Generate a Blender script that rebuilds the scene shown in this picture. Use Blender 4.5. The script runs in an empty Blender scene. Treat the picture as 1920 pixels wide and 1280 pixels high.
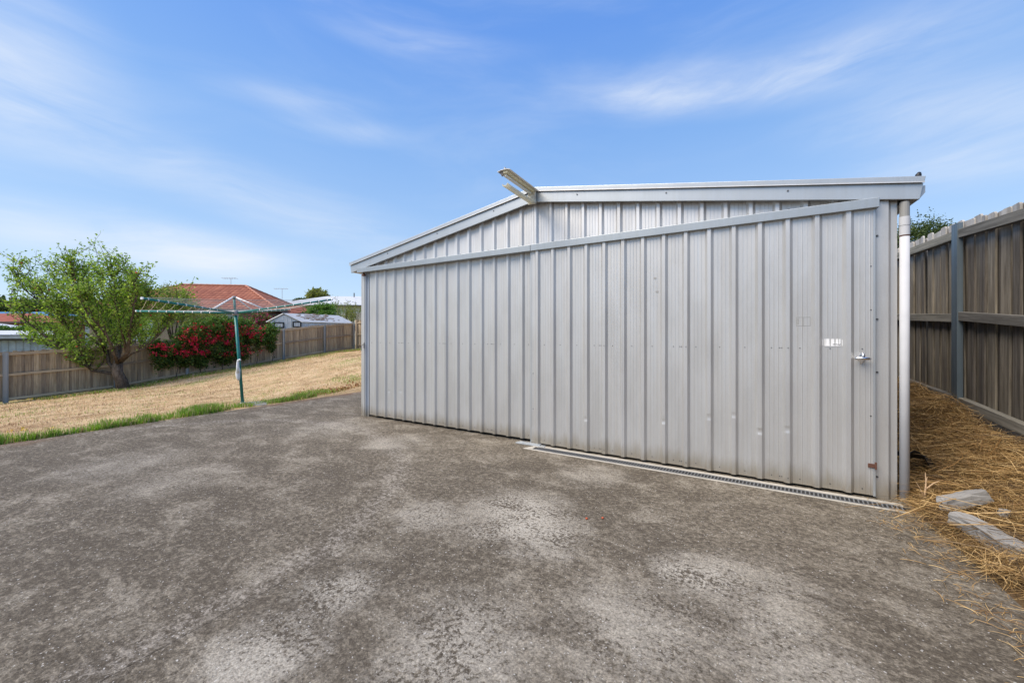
import bpy, bmesh, math, random
import numpy as np
from mathutils import Vector, Matrix
R = math.radians
random.seed(7); rng = np.random.default_rng(11)
scene = bpy.context.scene
COL = scene.collection

# ---------------------------------------------------------------- camera
F = 710.0            # focal length in px of the 1920 px wide photograph
CAMP = Vector((4.933, -3.835, 1.222)); YAW = R(30.07)
HZ = 630.0           # horizon row
cs, sn = math.cos(YAW), math.sin(YAW)
cam_d = bpy.data.cameras.new('camera'); cam = bpy.data.objects.new('camera', cam_d); COL.objects.link(cam)
cam.location = CAMP; cam.rotation_euler = (R(90), 0, YAW)
cam_d.sensor_width = 36.0; cam_d.sensor_fit = 'HORIZONTAL'; cam_d.lens = 36.0*F/1920.0
cam_d.shift_y = -(640.0-HZ)/1920.0
cam_d.clip_start = 0.05; cam_d.clip_end = 4000
scene.camera = cam
RIGHT = Vector((cs, sn, 0)); FWD = Vector((-sn, cs, 0)); UP = Vector((0, 0, 1))
def at(px, py, Z):
    """point at depth Z metres along the ray of a photograph pixel"""
    return CAMP + RIGHT*((px-960.0)/F*Z) + FWD*Z + UP*((HZ-py)/F*Z)
def on_ground(px, Z, z=0.0):
    p = at(px, HZ, Z); p.z = z; return p

# ---------------------------------------------------------------- node helper
class NT:
    def __init__(s, tree): s.t = tree; tree.nodes.clear()
    def n(s, typ, props=None, out=0, **ins):
        nd = s.t.nodes.new(typ)
        for k, v in (props or {}).items(): setattr(nd, k, v)
        for k, v in ins.items():
            key = int(k[1:]) if k[0] == '_' and k[1:].isdigit() else k.replace('__', ' ')
            sock = nd.inputs[key]
            if isinstance(v, bpy.types.NodeSocket): s.t.links.new(v, sock)
            elif isinstance(v, bpy.types.Node): s.t.links.new(v.outputs[0], sock)
            else:
                if hasattr(sock.default_value, '__len__') and not hasattr(v, '__len__'): v = (v,)*len(sock.default_value)
                if hasattr(sock.default_value, '__len__') and len(sock.default_value) == 4 and len(v) == 3: v = (*v, 1)
                sock.default_value = v
        return nd.outputs[out]
    def math(s, op, a, b=0.0, c=0.0, clamp=False):
        return s.n('ShaderNodeMath', {'operation': op, 'use_clamp': clamp}, _0=a, _1=b, _2=c)
    def vmath(s, op, a, b=(0, 0, 0)):
        return s.n('ShaderNodeVectorMath', {'operation': op}, out=1 if op in ('LENGTH', 'DISTANCE', 'DOT_PRODUCT') else 0, _0=a, _1=b)
    def mix(s, fac, a, b, blend='MIX'):
        nd = s.t.nodes.new('ShaderNodeMix'); nd.data_type = 'RGBA'; nd.blend_type = blend
        for sock, v in ((nd.inputs[0], fac), (nd.inputs[6], a), (nd.inputs[7], b)):
            if isinstance(v, bpy.types.NodeSocket): s.t.links.new(v, sock)
            else: sock.default_value = (*v, 1) if hasattr(v, '__len__') and len(v) == 3 else v
        return nd.outputs[2]
    def ramp(s, fac, stops):
        nd = s.t.nodes.new('ShaderNodeValToRGB'); s.t.links.new(fac, nd.inputs[0])
        el = nd.color_ramp.elements
        while len(el) < len(stops): el.new(0.5)
        for e, (p, c) in zip(el, stops):
            e.position = p; e.color = (c, c, c, 1) if not hasattr(c, '__len__') else (*c, 1)
        return nd.outputs[0]
    def rng(s, v, a, b, c=0.0, d=1.0, smooth=True):
        return s.n('ShaderNodeMapRange', {'interpolation_type': 'SMOOTHSTEP' if smooth else 'LINEAR'}, _0=v, _1=a, _2=b, _3=c, _4=d)
    def noise(s, vec, scale, detail=4.0, rough=0.55, dist=0.0, out=0):
        return s.n('ShaderNodeTexNoise', out=out, Vector=vec, Scale=scale, Detail=detail, Roughness=rough, Distortion=dist)
    def mapping(s, vec, scale=(1, 1, 1), loc=(0, 0, 0), rot=(0, 0, 0)):
        return s.n('ShaderNodeMapping', Vector=vec, Scale=scale, Location=loc, Rotation=rot)
MATS = {}
def material(name, build):
    m = bpy.data.materials.new(name); m.use_nodes = True
    t = NT(m.node_tree); sh = build(t)
    o = m.node_tree.nodes.new('ShaderNodeOutputMaterial'); m.node_tree.links.new(sh, o.inputs[0])
    MATS[name] = m; return m
def pbr(t, col, rough=0.7, metal=0.0, bump=None, bstr=0.3, bdist=0.01, spec=0.5, **kw):
    a = {'Base__Color': col, 'Roughness': rough, 'Metallic': metal, 'Specular__IOR__Level': spec}
    if bump is not None:
        a['Normal'] = t.n('ShaderNodeBump', Strength=bstr, Distance=bdist, Height=bump)
    a.update(kw)
    return t.n('ShaderNodeBsdfPrincipled', **a)

# ---------------------------------------------------------------- world and sun
SUN_EL, SUN_AZ = 52.0, 240.0      # azimuth of the sun measured from +x, anticlockwise (left of and behind the camera)
w = bpy.data.worlds.new('World'); scene.world = w; w.use_nodes = True
def dir_azel(px, py):
    d = (at(px, py, 1.0)-CAMP).normalized()
    return math.atan2(d.y, d.x), math.asin(d.z)
def build_world():
    t = NT(w.node_tree)
    sky = t.n('ShaderNodeTexSky', {'sky_type': 'NISHITA', 'sun_disc': False, 'sun_elevation': R(SUN_EL),
              'sun_rotation': R(90-SUN_AZ), 'altitude': 0, 'air_density': 1.0, 'dust_density': 0.6, 'ozone_density': 2.2})
    g = t.n('ShaderNodeTexCoord', out=0)
    d = t.vmath('NORMALIZE', g)
    xyz = t.t.nodes.new('ShaderNodeSeparateXYZ'); t.t.links.new(d, xyz.inputs[0])
    az = t.math('ARCTAN2', xyz.outputs[1], xyz.outputs[0])
    el = t.math('ARCSINE', xyz.outputs[2])
    ae = t.n('ShaderNodeCombineXYZ', X=az, Y=el, Z=0.0)
    # thin high cloud all round the sky
    warp = t.noise(ae, 1.6, 3, 0.5, out=1)
    aew = t.vmath('ADD', ae, t.vmath('SCALE', warp, (0, 0, 0)))
    sc = aew.node.inputs[1].links[0].from_node; sc.inputs['Scale'].default_value = 0.16
    wis = t.noise(t.mapping(aew, (1.6, 7.5, 1)), 1.0, 7, 0.6, 0.5)
    fine = t.noise(t.mapping(aew, (3.0, 15.0, 1)), 1.0, 7, 0.6, 0.35)
    gen = t.math('MULTIPLY', t.rng(wis, 0.40, 0.85), 0.17)
    blobs = [  # px, py, half length, half height, tilt, strength
        (800, 86, 150, 24, 1, .40), (560, 186, 115, 24, 5, .38), (650, 247, 110, 22, 4, .34),
        (1330, 165, 290, 46, -9, .62), (1640, 100, 320, 62, -9, .55), (1760, 215, 330, 58, -9, .62), (1820, 310, 260, 42, -4, .5), (1250, 185, 140, 26, -6, .4),
        (0, 110, 200, 160, 0, .62), (380, 330, 420, 50, -9, .42), (300, 475, 260, 50, 0, .55), (430, 490, 110, 38, 0, .5), (120, 420, 260, 40, 0, .4), (620, 440, 160, 30, -8, .3)]
    tot = gen
    for px, py, hl, hh, tilt, st in blobs:
        a0, e0 = dir_azel(px, py); a1, _ = dir_azel(px+hl, py); _, e1 = dir_azel(px, py-hh)
        da, de = abs(a1-a0), abs(e1-e0)
        rel = t.vmath('SUBTRACT', ae, (a0, e0, 0))
        v = t.mapping(rel, (1, 1, 1), rot=(0, 0, R(tilt)))
        v = t.vmath('DIVIDE', v, (da, de, 1))
        r = t.vmath('LENGTH', v)
        m = t.math('MULTIPLY', t.rng(r, 1.75, 0.0), t.math('MULTIPLY', t.rng(fine, 0.12, 0.88), st))
        tot = t.math('ADD', tot, m)
    tot = t.math('MINIMUM', tot, 0.82)
    # clear blue that pales towards the horizon, over the physical sky
    K = 1/(2**0.87*0.105)
    gr = t.ramp(t.math('DIVIDE', el, math.pi/2, clamp=True), [(0.0, (.56, .72, .92)), (.09, (.46, .65, .91)), (.16, (.36, .57, .90)), (.29, (.235, .46, .89)), (.43, (.135, .34, .87)), (.66, (.10, .27, .75)), (1.0, (.08, .22, .66))])
    gr = t.mix(1.0, gr, (K, K, K), 'MULTIPLY')
    c = t.mix(.78, sky, gr)
    c = t.mix(tot, c, (.83*K, .88*K, .95*K))
    bg = t.n('ShaderNodeBackground', Color=c, Strength=0.105)
    o = t.t.nodes.new('ShaderNodeOutputWorld'); t.t.links.new(bg, o.inputs[0])
build_world()
sd = bpy.data.lights.new('sun', 'SUN'); sun = bpy.data.objects.new('sun', sd); COL.objects.link(sun)
sd.energy = 2.8; sd.angle = R(46); sd.color = (1.0, 0.90, 0.76)
sdir = Vector((math.cos(R(SUN_EL))*math.cos(R(SUN_AZ)), math.cos(R(SUN_EL))*math.sin(R(SUN_AZ)), math.sin(R(SUN_EL))))
sun.rotation_euler = sdir.to_track_quat('Z', 'Y').to_euler(); sun.location = (0, -10, 20)
vs = scene.view_settings; vs.view_transform = 'Standard'; vs.look = 'None'; vs.gamma = 1; vs.use_curve_mapping = False
vs.exposure = 0.95
scene.render.engine = 'CYCLES'

# ---------------------------------------------------------------- mesh helpers
class MB:
    def __init__(s): s.v = []; s.f = []; s.m = []
    def add(s, vs_, fs, mi=0):
        o = len(s.v); s.v += [tuple(v) for v in vs_]; s.f += [tuple(i+o for i in f) for f in fs]; s.m += [mi]*len(fs); return s
    def box(s, a, b, mi=0):
        (x0, y0, z0), (x1, y1, z1) = a, b
        return s.add([(x0,y0,z0),(x1,y0,z0),(x1,y1,z0),(x0,y1,z0),(x0,y0,z1),(x1,y0,z1),(x1,y1,z1),(x0,y1,z1)],
              [(3,2,1,0),(4,5,6,7),(0,1,5,4),(1,2,6,5),(2,3,7,6),(3,0,4,7)], mi)
    def hexa(s, p, mi=0):
        return s.add(p, [(3,2,1,0),(4,5,6,7),(0,1,5,4),(1,2,6,5),(2,3,7,6),(3,0,4,7)], mi)
    def bar(s, a, b, wd, ht, up=Vector((0, 0, 1)), mi=0):
        a, b = Vector(a), Vector(b); d = (b-a).normalized(); sd_ = d.cross(up).normalized(); u = sd_.cross(d)
        sx, u = sd_*wd/2, u*ht/2
        return s.hexa([a-sx-u, a+sx-u, b+sx-u, b-sx-u, a-sx+u, a+sx+u, b+sx+u, b-sx+u], mi)
    def tube(s, pts, rad, seg=10, cap=True, mi=0):
        pts = [Vector(p) for p in pts]; n = len(pts)
        rad = rad if hasattr(rad, '__len__') else [rad]*n
        ref = Vector((0.31, 0.2, 0.93)); base = len(s.v); prev = None
        for i, p in enumerate(pts):
            d = (pts[min(i+1, n-1)]-pts[max(i-1, 0)]).normalized()
            if prev is None:
                x = d.cross(ref if abs(d.dot(ref)) < .95 else Vector((1, 0, 0))).normalized()
            else: x = (prev-d*prev.dot(d)).normalized()
            prev = x; y = d.cross(x)
            for k in range(seg):
                a = 2*math.pi*k/seg; s.v.append(tuple(p+(x*math.cos(a)+y*math.sin(a))*rad[i]))
        for i in range(n-1):
            for k in range(seg):
                a, b = base+i*seg+k, base+i*seg+(k+1) % seg
                s.f.append((a, b, b+seg, a+seg)); s.m.append(mi)
        if cap:
            s.f.append(tuple(base+k for k in range(seg))[::-1]); s.m.append(mi)
            s.f.append(tuple(base+(n-1)*seg+k for k in range(seg))); s.m.append(mi)
        return s
    def prism(s, poly, off, mi=0):
        """poly: list of 3D points, extruded by vector off"""
        n = len(poly); off = Vector(off); a = [Vector(p) for p in poly]
        return s.add(a+[p+off for p in a], [tuple(range(n))[::-1], tuple(range(n, 2*n))]+[(i, (i+1) % n, n+(i+1) % n, n+i) for i in range(n)], mi)
    def mesh(s, name):
        me = bpy.data.meshes.new(name); me.from_pydata(s.v, [], s.f)
        if any(s.m): me.polygons.foreach_set('material_index', s.m)
        bm = bmesh.new(); bm.from_mesh(me); bmesh.ops.recalc_face_normals(bm, faces=bm.faces); bm.to_mesh(me); bm.free()
        me.update(); return me
    def build(s, name, mat, parent=None, smooth=False, bevel=0.0, loc=None):
        me = s.mesh(name)
        for m_ in (mat if isinstance(mat, (list, tuple)) else [mat]): me.materials.append(MATS[m_])
        return link(name, me, parent, smooth, bevel, loc)
def link(name, me, parent=None, smooth=False, bevel=0.0, loc=None):
    o = bpy.data.objects.new(name, me); COL.objects.link(o)
    if parent is not None: o.parent = parent
    if loc is not None: o.location = loc
    if smooth:
        me.polygons.foreach_set('use_smooth', [True]*len(me.polygons))
    if bevel:
        b = o.modifiers.new('bevel', 'BEVEL'); b.width = bevel; b.segments = 2; b.limit_method = 'ANGLE'; b.angle_limit = R(35)
    return o
def fast_mesh(name, V, faces, mats, midx=None):
    """V (n,3); faces (m,k) array of equal-sized polygons"""
    me = bpy.data.meshes.new(name); m, k = faces.shape
    me.vertices.add(len(V)); me.vertices.foreach_set('co', np.asarray(V, np.float32).ravel())
    me.loops.add(m*k); me.loops.foreach_set('vertex_index', faces.astype(np.int32).ravel())
    me.polygons.add(m); me.polygons.foreach_set('loop_start', np.arange(0, m*k, k, dtype=np.int32))
    for a in mats: me.materials.append(MATS[a])
    if midx is not None: me.polygons.foreach_set('material_index', np.asarray(midx, np.int32))
    me.update(); me.validate(); return me
def tag(o, label=None, cat=None, group=None, kind=None):
    if label: o['label'] = label
    if cat: o['category'] = cat
    if group: o['group'] = group
    if kind: o['kind'] = kind
    return o
def empty(name, loc=(0, 0, 0)):
    o = bpy.data.objects.new(name, None); COL.objects.link(o); o.location = loc; o.empty_display_size = 0.1; return o

# ---------------------------------------------------------------- materials
def m_steel(base, warm, streak=1.0, dirt=True, rough=0.42, metal=0.55):
    def b(t):
        p = t.n('ShaderNodeTexCoord', out=3)
        n1 = t.noise(t.mapping(p, (26, 26, 0.6)), 1.0, 5, 0.65)
        n2 = t.noise(t.mapping(p, (5, 5, 1.6)), 1.0, 4, 0.6)
        n3 = t.noise(p, 220.0, 2, 0.6)
        c = t.mix(t.rng(n1, 0.3, 0.75), base, warm)
        c = t.mix(t.math('MULTIPLY', t.rng(n2, 0.38, 0.68), 0.40*streak), c, tuple(x*0.80 for x in warm))
        c = t.mix(0.22, c, t.ramp(n3, [(0.3, 0.28), (0.7, 0.78)]), 'SOFT_LIGHT')
        if dirt:
            z = t.t.nodes.new('ShaderNodeSeparateXYZ'); t.t.links.new(p, z.inputs[0])
            dn = t.noise(t.mapping(p, (14, 14, 3)), 1.0, 4, 0.6)
            k = t.math('MULTIPLY', t.rng(t.math('ADD', z.outputs[2], t.math('MULTIPLY', dn, -0.22)), 0.09, -0.09), 0.75)
            c = t.mix(k, c, (0.30, 0.255, 0.185))
        rg = t.math('ADD', t.math('MULTIPLY', n1, 0.18), rough-0.09)
        return pbr(t, c, rg, metal, bump=n2, bstr=0.06, bdist=0.01)
    return b
material('door_steel', m_steel((0.56, 0.56, 0.555), (0.52, 0.505, 0.48)))
material('gable_steel', m_steel((0.66, 0.65, 0.64), (0.58, 0.565, 0.545), dirt=False))
material('trim_steel', m_steel((0.45, 0.475, 0.49), (0.41, 0.435, 0.45), 0.6, dirt=False, rough=0.38))
material('track_steel', m_steel((0.37, 0.40, 0.42), (0.33, 0.36, 0.375), 0.6, dirt=False, rough=0.42))
material('post_steel', m_steel((0.16, 0.205, 0.235), (0.12, 0.15, 0.17), 0.8, dirt=False, rough=0.5))
material('post_steel_light', m_steel((0.34, 0.375, 0.40), (0.30, 0.325, 0.34), 0.8, dirt=False, rough=0.5))
material('jamb_steel', m_steel((0.46, 0.50, 0.56), (0.42, 0.45, 0.50), 0.8, dirt=True))
material('plain_dark', lambda t: pbr(t, (0.012, 0.012, 0.013), 0.5))
material('screw_metal', lambda t: pbr(t, (0.10, 0.10, 0.105), 0.5, 0.6))
material('chrome', lambda t: pbr(t, (0.72, 0.72, 0.73), 0.16, 1.0))
material('pvc', lambda t: pbr(t, t.mix(t.rng(t.noise(t.n('ShaderNodeTexCoord', out=3), 6, 3), .4, .8), (0.53, 0.535, 0.55), (0.48, 0.485, 0.50)), 0.75, spec=.2))
material('white_paint', lambda t: pbr(t, (0.82, 0.82, 0.82), 0.45))
material('old_pipe', lambda t: pbr(t, (0.27, 0.265, 0.25), 0.6))
def m_rust(t):
    n = t.noise(t.n('ShaderNodeTexCoord', out=3), 60, 4)
    return pbr(t, t.mix(n, (0.06, 0.028, 0.02), (0.15, 0.06, 0.035)), 0.85, bump=n, bstr=.4)
material('rust', m_rust)
def m_teal(t):
    n = t.noise(t.n('ShaderNodeTexCoord', out=3), 9, 4)
    return pbr(t, t.mix(t.rng(n, .4, .75), (0.0, 0.155, 0.135), (0.03, 0.21, 0.19)), 0.42)
material('teal', m_teal)
material('wire', lambda t: pbr(t, (0.55, 0.52, 0.47), 0.5))
material('grey_plastic', lambda t: pbr(t, (0.30, 0.29, 0.28), 0.5))
def m_wood(dark, light, top=None):
    def b(t):
        p = t.n('ShaderNodeTexCoord', out=3)
        rnd = t.n('ShaderNodeObjectInfo', out=5)
        pv = t.vmath('ADD', p, t.n('ShaderNodeCombineXYZ', X=t.math('MULTIPLY', rnd, 37.0), Y=t.math('MULTIPLY', rnd, 11.0), Z=t.math('MULTIPLY', rnd, 53.0)))
        g = t.noise(t.mapping(pv, (42, 42, 1.4)), 1.0, 6, 0.7, 0.6)
        bl = t.noise(t.mapping(pv, (6, 6, 1.5)), 1.0, 4, 0.6)
        c = t.mix(t.rng(g, 0.28, 0.74), dark, light)
        c = t.mix(t.math('MULTIPLY', t.rng(bl, 0.45, 0.75), 0.5), c, tuple(x*.62 for x in dark))
        val = t.math('ADD', t.math('MULTIPLY', rnd, 0.55), 0.70)
        c = t.mix(1.0, c, t.n('ShaderNodeCombineColor', Red=val, Green=val, Blue=t.math('ADD', t.math('MULTIPLY', val, .85), .14)), 'MULTIPLY')
        if top:   # bleached, lichened end grain near the picket top (local z)
            z = t.t.nodes.new('ShaderNodeSeparateXYZ'); t.t.links.new(p, z.inputs[0])
            k = t.rng(t.math('ADD', z.outputs[2], t.math('MULTIPLY', g, 0.16)), top-.16, top+.06)
            c = t.mix(t.math('MULTIPLY', k, t.rng(bl, .2, .6)), c, (0.46, 0.44, 0.41))
        return pbr(t, c, 0.9, bump=g, bstr=0.55, bdist=0.006, spec=0.2)
    return b
material('wood_left', m_wood((0.28, 0.205, 0.13), (0.56, 0.45, 0.31)))
material('wood_left_rail', m_wood((0.30, 0.225, 0.15), (0.56, 0.45, 0.32)))
material('wood_right', m_wood((0.090, 0.077, 0.060), (0.275, 0.242, 0.195), top=1.72))
material('wood_right_rail', m_wood((0.13, 0.122, 0.10), (0.32, 0.30, 0.255)))
def m_drive(t):
    p = t.n('ShaderNodeTexCoord', out=3)
    big = t.noise(p, 0.55, 5, 0.6, 0.3); med = t.noise(t.mapping(p, (1.0, 1.5, 1)), 2.6, 6, 0.68, 0.5)
    fin = t.noise(p, 48, 5, 0.78); gr = t.noise(p, 95, 4, 0.75)
    fr = t.noise(t.mapping(p, (1, 1.2, 1)), 26.0, 7, 0.80, 0.3)          # clumpy worn surface, many octaves
    stain = t.noise(t.mapping(p, loc=(7, 3, 0)), .8, 6, .65, .6)
    v = t.math('ADD', fr, t.math('MULTIPLY', t.math('ADD', t.math('MULTIPLY', t.math('SUBTRACT', big, .5), .20), t.math('MULTIPLY', t.math('SUBTRACT', med, .5), .30)), 1.0))
    c = t.mix(t.rng(v, .42, .68), (0.100, 0.083, 0.062), (0.285, 0.248, 0.192))
    c = t.mix(t.math('MULTIPLY', t.rng(stain, .50, .64), .22), c, (0.092, 0.077, 0.060))
    c = t.mix(t.math('MULTIPLY', t.math('MULTIPLY', t.rng(med, .50, .68), t.rng(fin, .40, .54)), .55), c, (0.36, 0.325, 0.265))
    # worn pale patches, as the photo shows them on the slab
    spots = [(970, 965, .42, .9), (1020, 1000, .3, .6), (800, 965, .22, .6), (640, 1105, .2, .7), (1290, 1075, .2, .9), (1190, 1180, .35, .55), (500, 1225, .22, .8),
             (1420, 1095, .3, .5), (630, 800, .55, .45), (740, 830, .4, .5), (1110, 890, .3, .5), (240, 870, .5, .35), (330, 900, .45, .3), (1480, 1230, .3, .5), (820, 1250, .3, .5), (900, 1180, .3, .45)]
    for px, py, r, st in spots:
        Z = CAMP.z*F/(py-HZ); q = on_ground(px, Z)
        dd = t.vmath('DISTANCE', t.vmath('ADD', p, t.vmath('MULTIPLY', t.noise(p, 5.0, 4, 0.65, out=1), (0.5, 0.5, 0))), (q.x+.25, q.y+.25, 0))
        c = t.mix(t.math('MULTIPLY', t.math('MULTIPLY', t.rng(dd, r*1.35, r*.15), t.rng(t.math('ADD', fin, t.math('MULTIPLY', med, .5)), .66, .74)), st*.85), c, (0.48, 0.445, 0.38))
    # the arc scuffed by the shed doors and cars
    arc = t.math('ABSOLUTE', t.math('SUBTRACT', t.vmath('DISTANCE', t.vmath('ADD', p, t.vmath('MULTIPLY', t.noise(p, 2.5, 3, out=1), (.3, .3, 0))), (0.55, -2.9, 0)), 2.55))
    c = t.mix(t.math('MULTIPLY', t.math('MULTIPLY', t.rng(arc, .16, .0), t.rng(fr, .44, .60)), .50), c, (0.40, 0.365, 0.32))
    c = t.mix(t.rng(gr, .25, .75), t.mix(1.0, c, (.52, .515, .505), 'MULTIPLY'), t.mix(1.0, c, (1.48, 1.48, 1.48), 'MULTIPLY'))
    c = t.mix(t.rng(fin, .62, .30, 0, .55), c, t.mix(1.0, c, (.60, .585, .57), 'MULTIPLY'))
    pw = t.vmath('ADD', p, t.vmath('MULTIPLY', t.noise(p, 70, 2, out=1), (.02, .02, 0)))
    vo = t.n('ShaderNodeTexVoronoi', Vector=pw, Scale=75.0, Randomness=1.0)
    vc = t.n('ShaderNodeTexVoronoi', out=1, Vector=pw, Scale=75.0, Randomness=1.0)
    vr = t.n('ShaderNodeSeparateColor', Color=vc)
    sp = t.math('MULTIPLY', t.rng(vo, .26, .12), t.rng(vr, .70, .84))
    c = t.mix(t.math('MULTIPLY', sp, .75), c, (0.66, 0.64, 0.60))
    # red-brown soil washed on to the edge by the lawn
    x = t.t.nodes.new('ShaderNodeSeparateXYZ'); t.t.links.new(p, x.inputs[0])
    soil = t.math('MULTIPLY', t.rng(t.math('ADD', x.outputs[0], t.math('MULTIPLY', med, .9)), -1.35, -1.85), t.rng(big, .42, .60))
    c = t.mix(t.math('MULTIPLY', soil, .65), c, (0.20, 0.105, 0.06))
    h = t.math('ADD', t.math('MULTIPLY', fin, .6), t.math('MULTIPLY', gr, .5))
    return pbr(t, c, 0.93, bump=h, bstr=1.0, bdist=0.012, spec=0.25)
material('drive_concrete', m_drive)
def m_conc(col, sc=30):
    def b(t):
        p = t.n('ShaderNodeTexCoord', out=3); n = t.noise(p, sc, 6, .7); n2 = t.noise(p, sc*.2, 3)
        return pbr(t, t.mix(t.math('MULTIPLY', t.rng(n2, .35, .7), .6), t.mix(n, tuple(x*.7 for x in col), tuple(min(1, x*1.25) for x in col)), tuple(x*.7 for x in col)), .9, bump=n, bstr=.5, bdist=.006)
    return b
material('pale_concrete', m_conc((0.46, 0.43, 0.37)))
material('block_concrete', m_conc((0.27, 0.26, 0.245)))
material('grate_steel', m_conc((0.16, 0.165, 0.17), 80))
def m_ground(t):
    p = t.n('ShaderNodeTexCoord', out=3)
    a = t.noise(p, .35, 5, .6); b_ = t.noise(p, 2.2, 6, .7); f = t.noise(p, 26, 5, .75)
    dry = t.mix(t.rng(b_, .3, .7), (0.52, 0.355, 0.19), (0.68, 0.51, 0.31))
    dry = t.mix(t.math('MULTIPLY', t.rng(f, .45, .75), .7), dry, (0.19, 0.11, 0.052))
    x = t.t.nodes.new('ShaderNodeSeparateXYZ'); t.t.links.new(p, x.inputs[0])
    dry = t.mix(t.math('MULTIPLY', t.rng(t.noise(p, .75, 5, .65, .5), .55, .70), .5), dry, (0.21, 0.19, 0.07))
    dry = t.mix(t.math('MULTIPLY', t.rng(t.noise(t.mapping(p, loc=(9, 2, 0)), 1.3, 6, .7, .5), .54, .66), .6), dry, (0.22, 0.125, 0.06))
    gm = t.math('MULTIPLY', t.rng(t.math('ADD', x.outputs[0], t.math('MULTIPLY', a, 1.6)), -12.4, -13.6), t.rng(b_, .36, .55))
    c = t.mix(t.math('MULTIPLY', gm, .8), dry, (0.13, 0.16, 0.045))
    far = t.rng(x.outputs[0], -15.2, -17)
    c = t.mix(far, c, t.mix(t.rng(a, .35, .65), (0.10, 0.13, 0.04), (0.20, 0.18, 0.08)))
    dirt = t.math('MULTIPLY', t.rng(x.outputs[0], 5.7, 6.0), .85)
    c = t.mix(dirt, c, (0.11, 0.068, 0.035))
    return pbr(t, c, .95, bump=t.math('ADD', f, b_), bstr=.8, bdist=.05, spec=.1)
material('ground', m_ground)
def m_leaf(c1, c2, c3, trans=.35):
    def b(t):
        r = t.n('ShaderNodeNewGeometry', out=8)
        c = t.ramp(r, [(0.0, c1), (0.55, c2), (1.0, c3)])
        d = t.n('ShaderNodeBsdfPrincipled', Base__Color=c, Roughness=.55, Specular__IOR__Level=.3)
        tr = t.n('ShaderNodeBsdfTranslucent', Color=t.mix(1.0, c, (1.25, 1.35, .7), 'MULTIPLY'))
        return t.n('ShaderNodeMixShader', _0=trans, _1=d, _2=tr)
    return b
material('leaf_apple', m_leaf((0.10, 0.19, 0.022), (0.24, 0.37, 0.055), (0.44, 0.53, 0.15), .48))
material('leaf_vine', m_leaf((0.025, 0.06, 0.014), (0.07, 0.125, 0.025), (0.18, 0.25, 0.05)))
material('leaf_dark', m_leaf((0.03, 0.06, 0.018), (0.065, 0.10, 0.03), (0.12, 0.16, 0.05)))
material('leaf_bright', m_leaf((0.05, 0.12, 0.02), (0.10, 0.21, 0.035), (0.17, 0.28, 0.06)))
material('leaf_olive', m_leaf((0.13, 0.155, 0.04), (0.22, 0.245, 0.07), (0.34, 0.34, 0.13)))
material('flower_red', m_leaf((0.50, 0.012, 0.05), (0.68, 0.022, 0.10), (0.70, 0.06, 0.07), .3))
material('flower_magenta', m_leaf((0.28, 0.015, 0.10), (0.40, 0.03, 0.17), (0.42, 0.06, 0.10), .25))
material('leaf_dead', m_leaf((0.20, 0.075, 0.03), (0.28, 0.12, 0.05), (0.30, 0.10, 0.05), .25))
material('fruit', lambda t: pbr(t, (0.42, 0.075, 0.022), .45))
material('grass_green', m_leaf((0.10, 0.20, 0.022), (0.19, 0.34, 0.04), (0.32, 0.44, 0.08)))
material('grass_dry_', m_leaf((0.26, 0.155, 0.065), (0.50, 0.35, 0.17), (0.66, 0.50, 0.28), .15))
def m_drygrass(t):
    rd = t.n('ShaderNodeNewGeometry', out=8); p = t.n('ShaderNodeTexCoord', out=3)
    c = t.ramp(rd, [(0.0, (0.36, 0.225, 0.11)), (0.5, (0.64, 0.46, 0.26)), (1.0, (0.78, 0.62, 0.40))])
    n = t.noise(p, .9, 5, .65, .4); n2 = t.noise(p, 3.2, 4, .6)
    c = t.mix(t.math('MULTIPLY', t.rng(n, .47, .60), .85), c, (0.25, 0.145, 0.075))
    c = t.mix(t.math('MULTIPLY', t.rng(n2, .56, .70), .5), c, (0.70, 0.54, 0.33))
    d = t.n('ShaderNodeBsdfPrincipled', Base__Color=c, Roughness=.7, Specular__IOR__Level=.15)
    return t.n('ShaderNodeMixShader', _0=.15, _1=d, _2=t.n('ShaderNodeBsdfTranslucent', Color=c))
material('grass_dry', m_drygrass)
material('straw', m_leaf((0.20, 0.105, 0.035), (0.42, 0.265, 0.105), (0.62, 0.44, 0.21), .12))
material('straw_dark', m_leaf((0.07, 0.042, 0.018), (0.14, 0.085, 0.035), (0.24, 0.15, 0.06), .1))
def m_bark(t):
    p = t.n('ShaderNodeTexCoord', out=3); n = t.noise(t.mapping(p, (18, 18, 5)), 1, 6, .7, .5)
    return pbr(t, t.mix(t.rng(n, .3, .7), (0.05, 0.038, 0.028), (0.165, 0.13, 0.10)), .95, bump=n, bstr=1, bdist=.03, spec=.1)
material('bark', m_bark)
def m_tile(col1, col2, su=3.3, sv=3.0):
    """terracotta tiles: local x along the eave, local y up the slope"""
    def b(t):
        p = t.n('ShaderNodeUVMap'); q = t.mapping(p, (su, sv, 1))
        s_ = t.t.nodes.new('ShaderNodeSeparateXYZ'); t.t.links.new(q, s_.inputs[0])
        fy = t.math('FRACT', s_.outputs[1]); fx = t.math('FRACT', s_.outputs[0])
        cell = t.n('ShaderNodeTexWhiteNoise', {'noise_dimensions': '2D'}, Vector=t.vmath('FLOOR', q))
        c = t.mix(cell, col1, col2)
        big = t.noise(p, .6, 4)
        c = t.mix(t.math('MULTIPLY', t.rng(big, .4, .7), .5), c, tuple(x*.7 for x in col1))
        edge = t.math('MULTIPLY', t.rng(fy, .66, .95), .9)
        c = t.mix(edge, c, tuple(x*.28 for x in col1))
        hx = t.math('SINE', t.math('MULTIPLY', fx, math.pi))
        h = t.math('ADD', t.math('MULTIPLY', hx, .6), t.math('SUBTRACT', 1.0, fy))
        return pbr(t, c, .8, bump=h, bstr=.9, bdist=.05, spec=.2)
    return b
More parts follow.
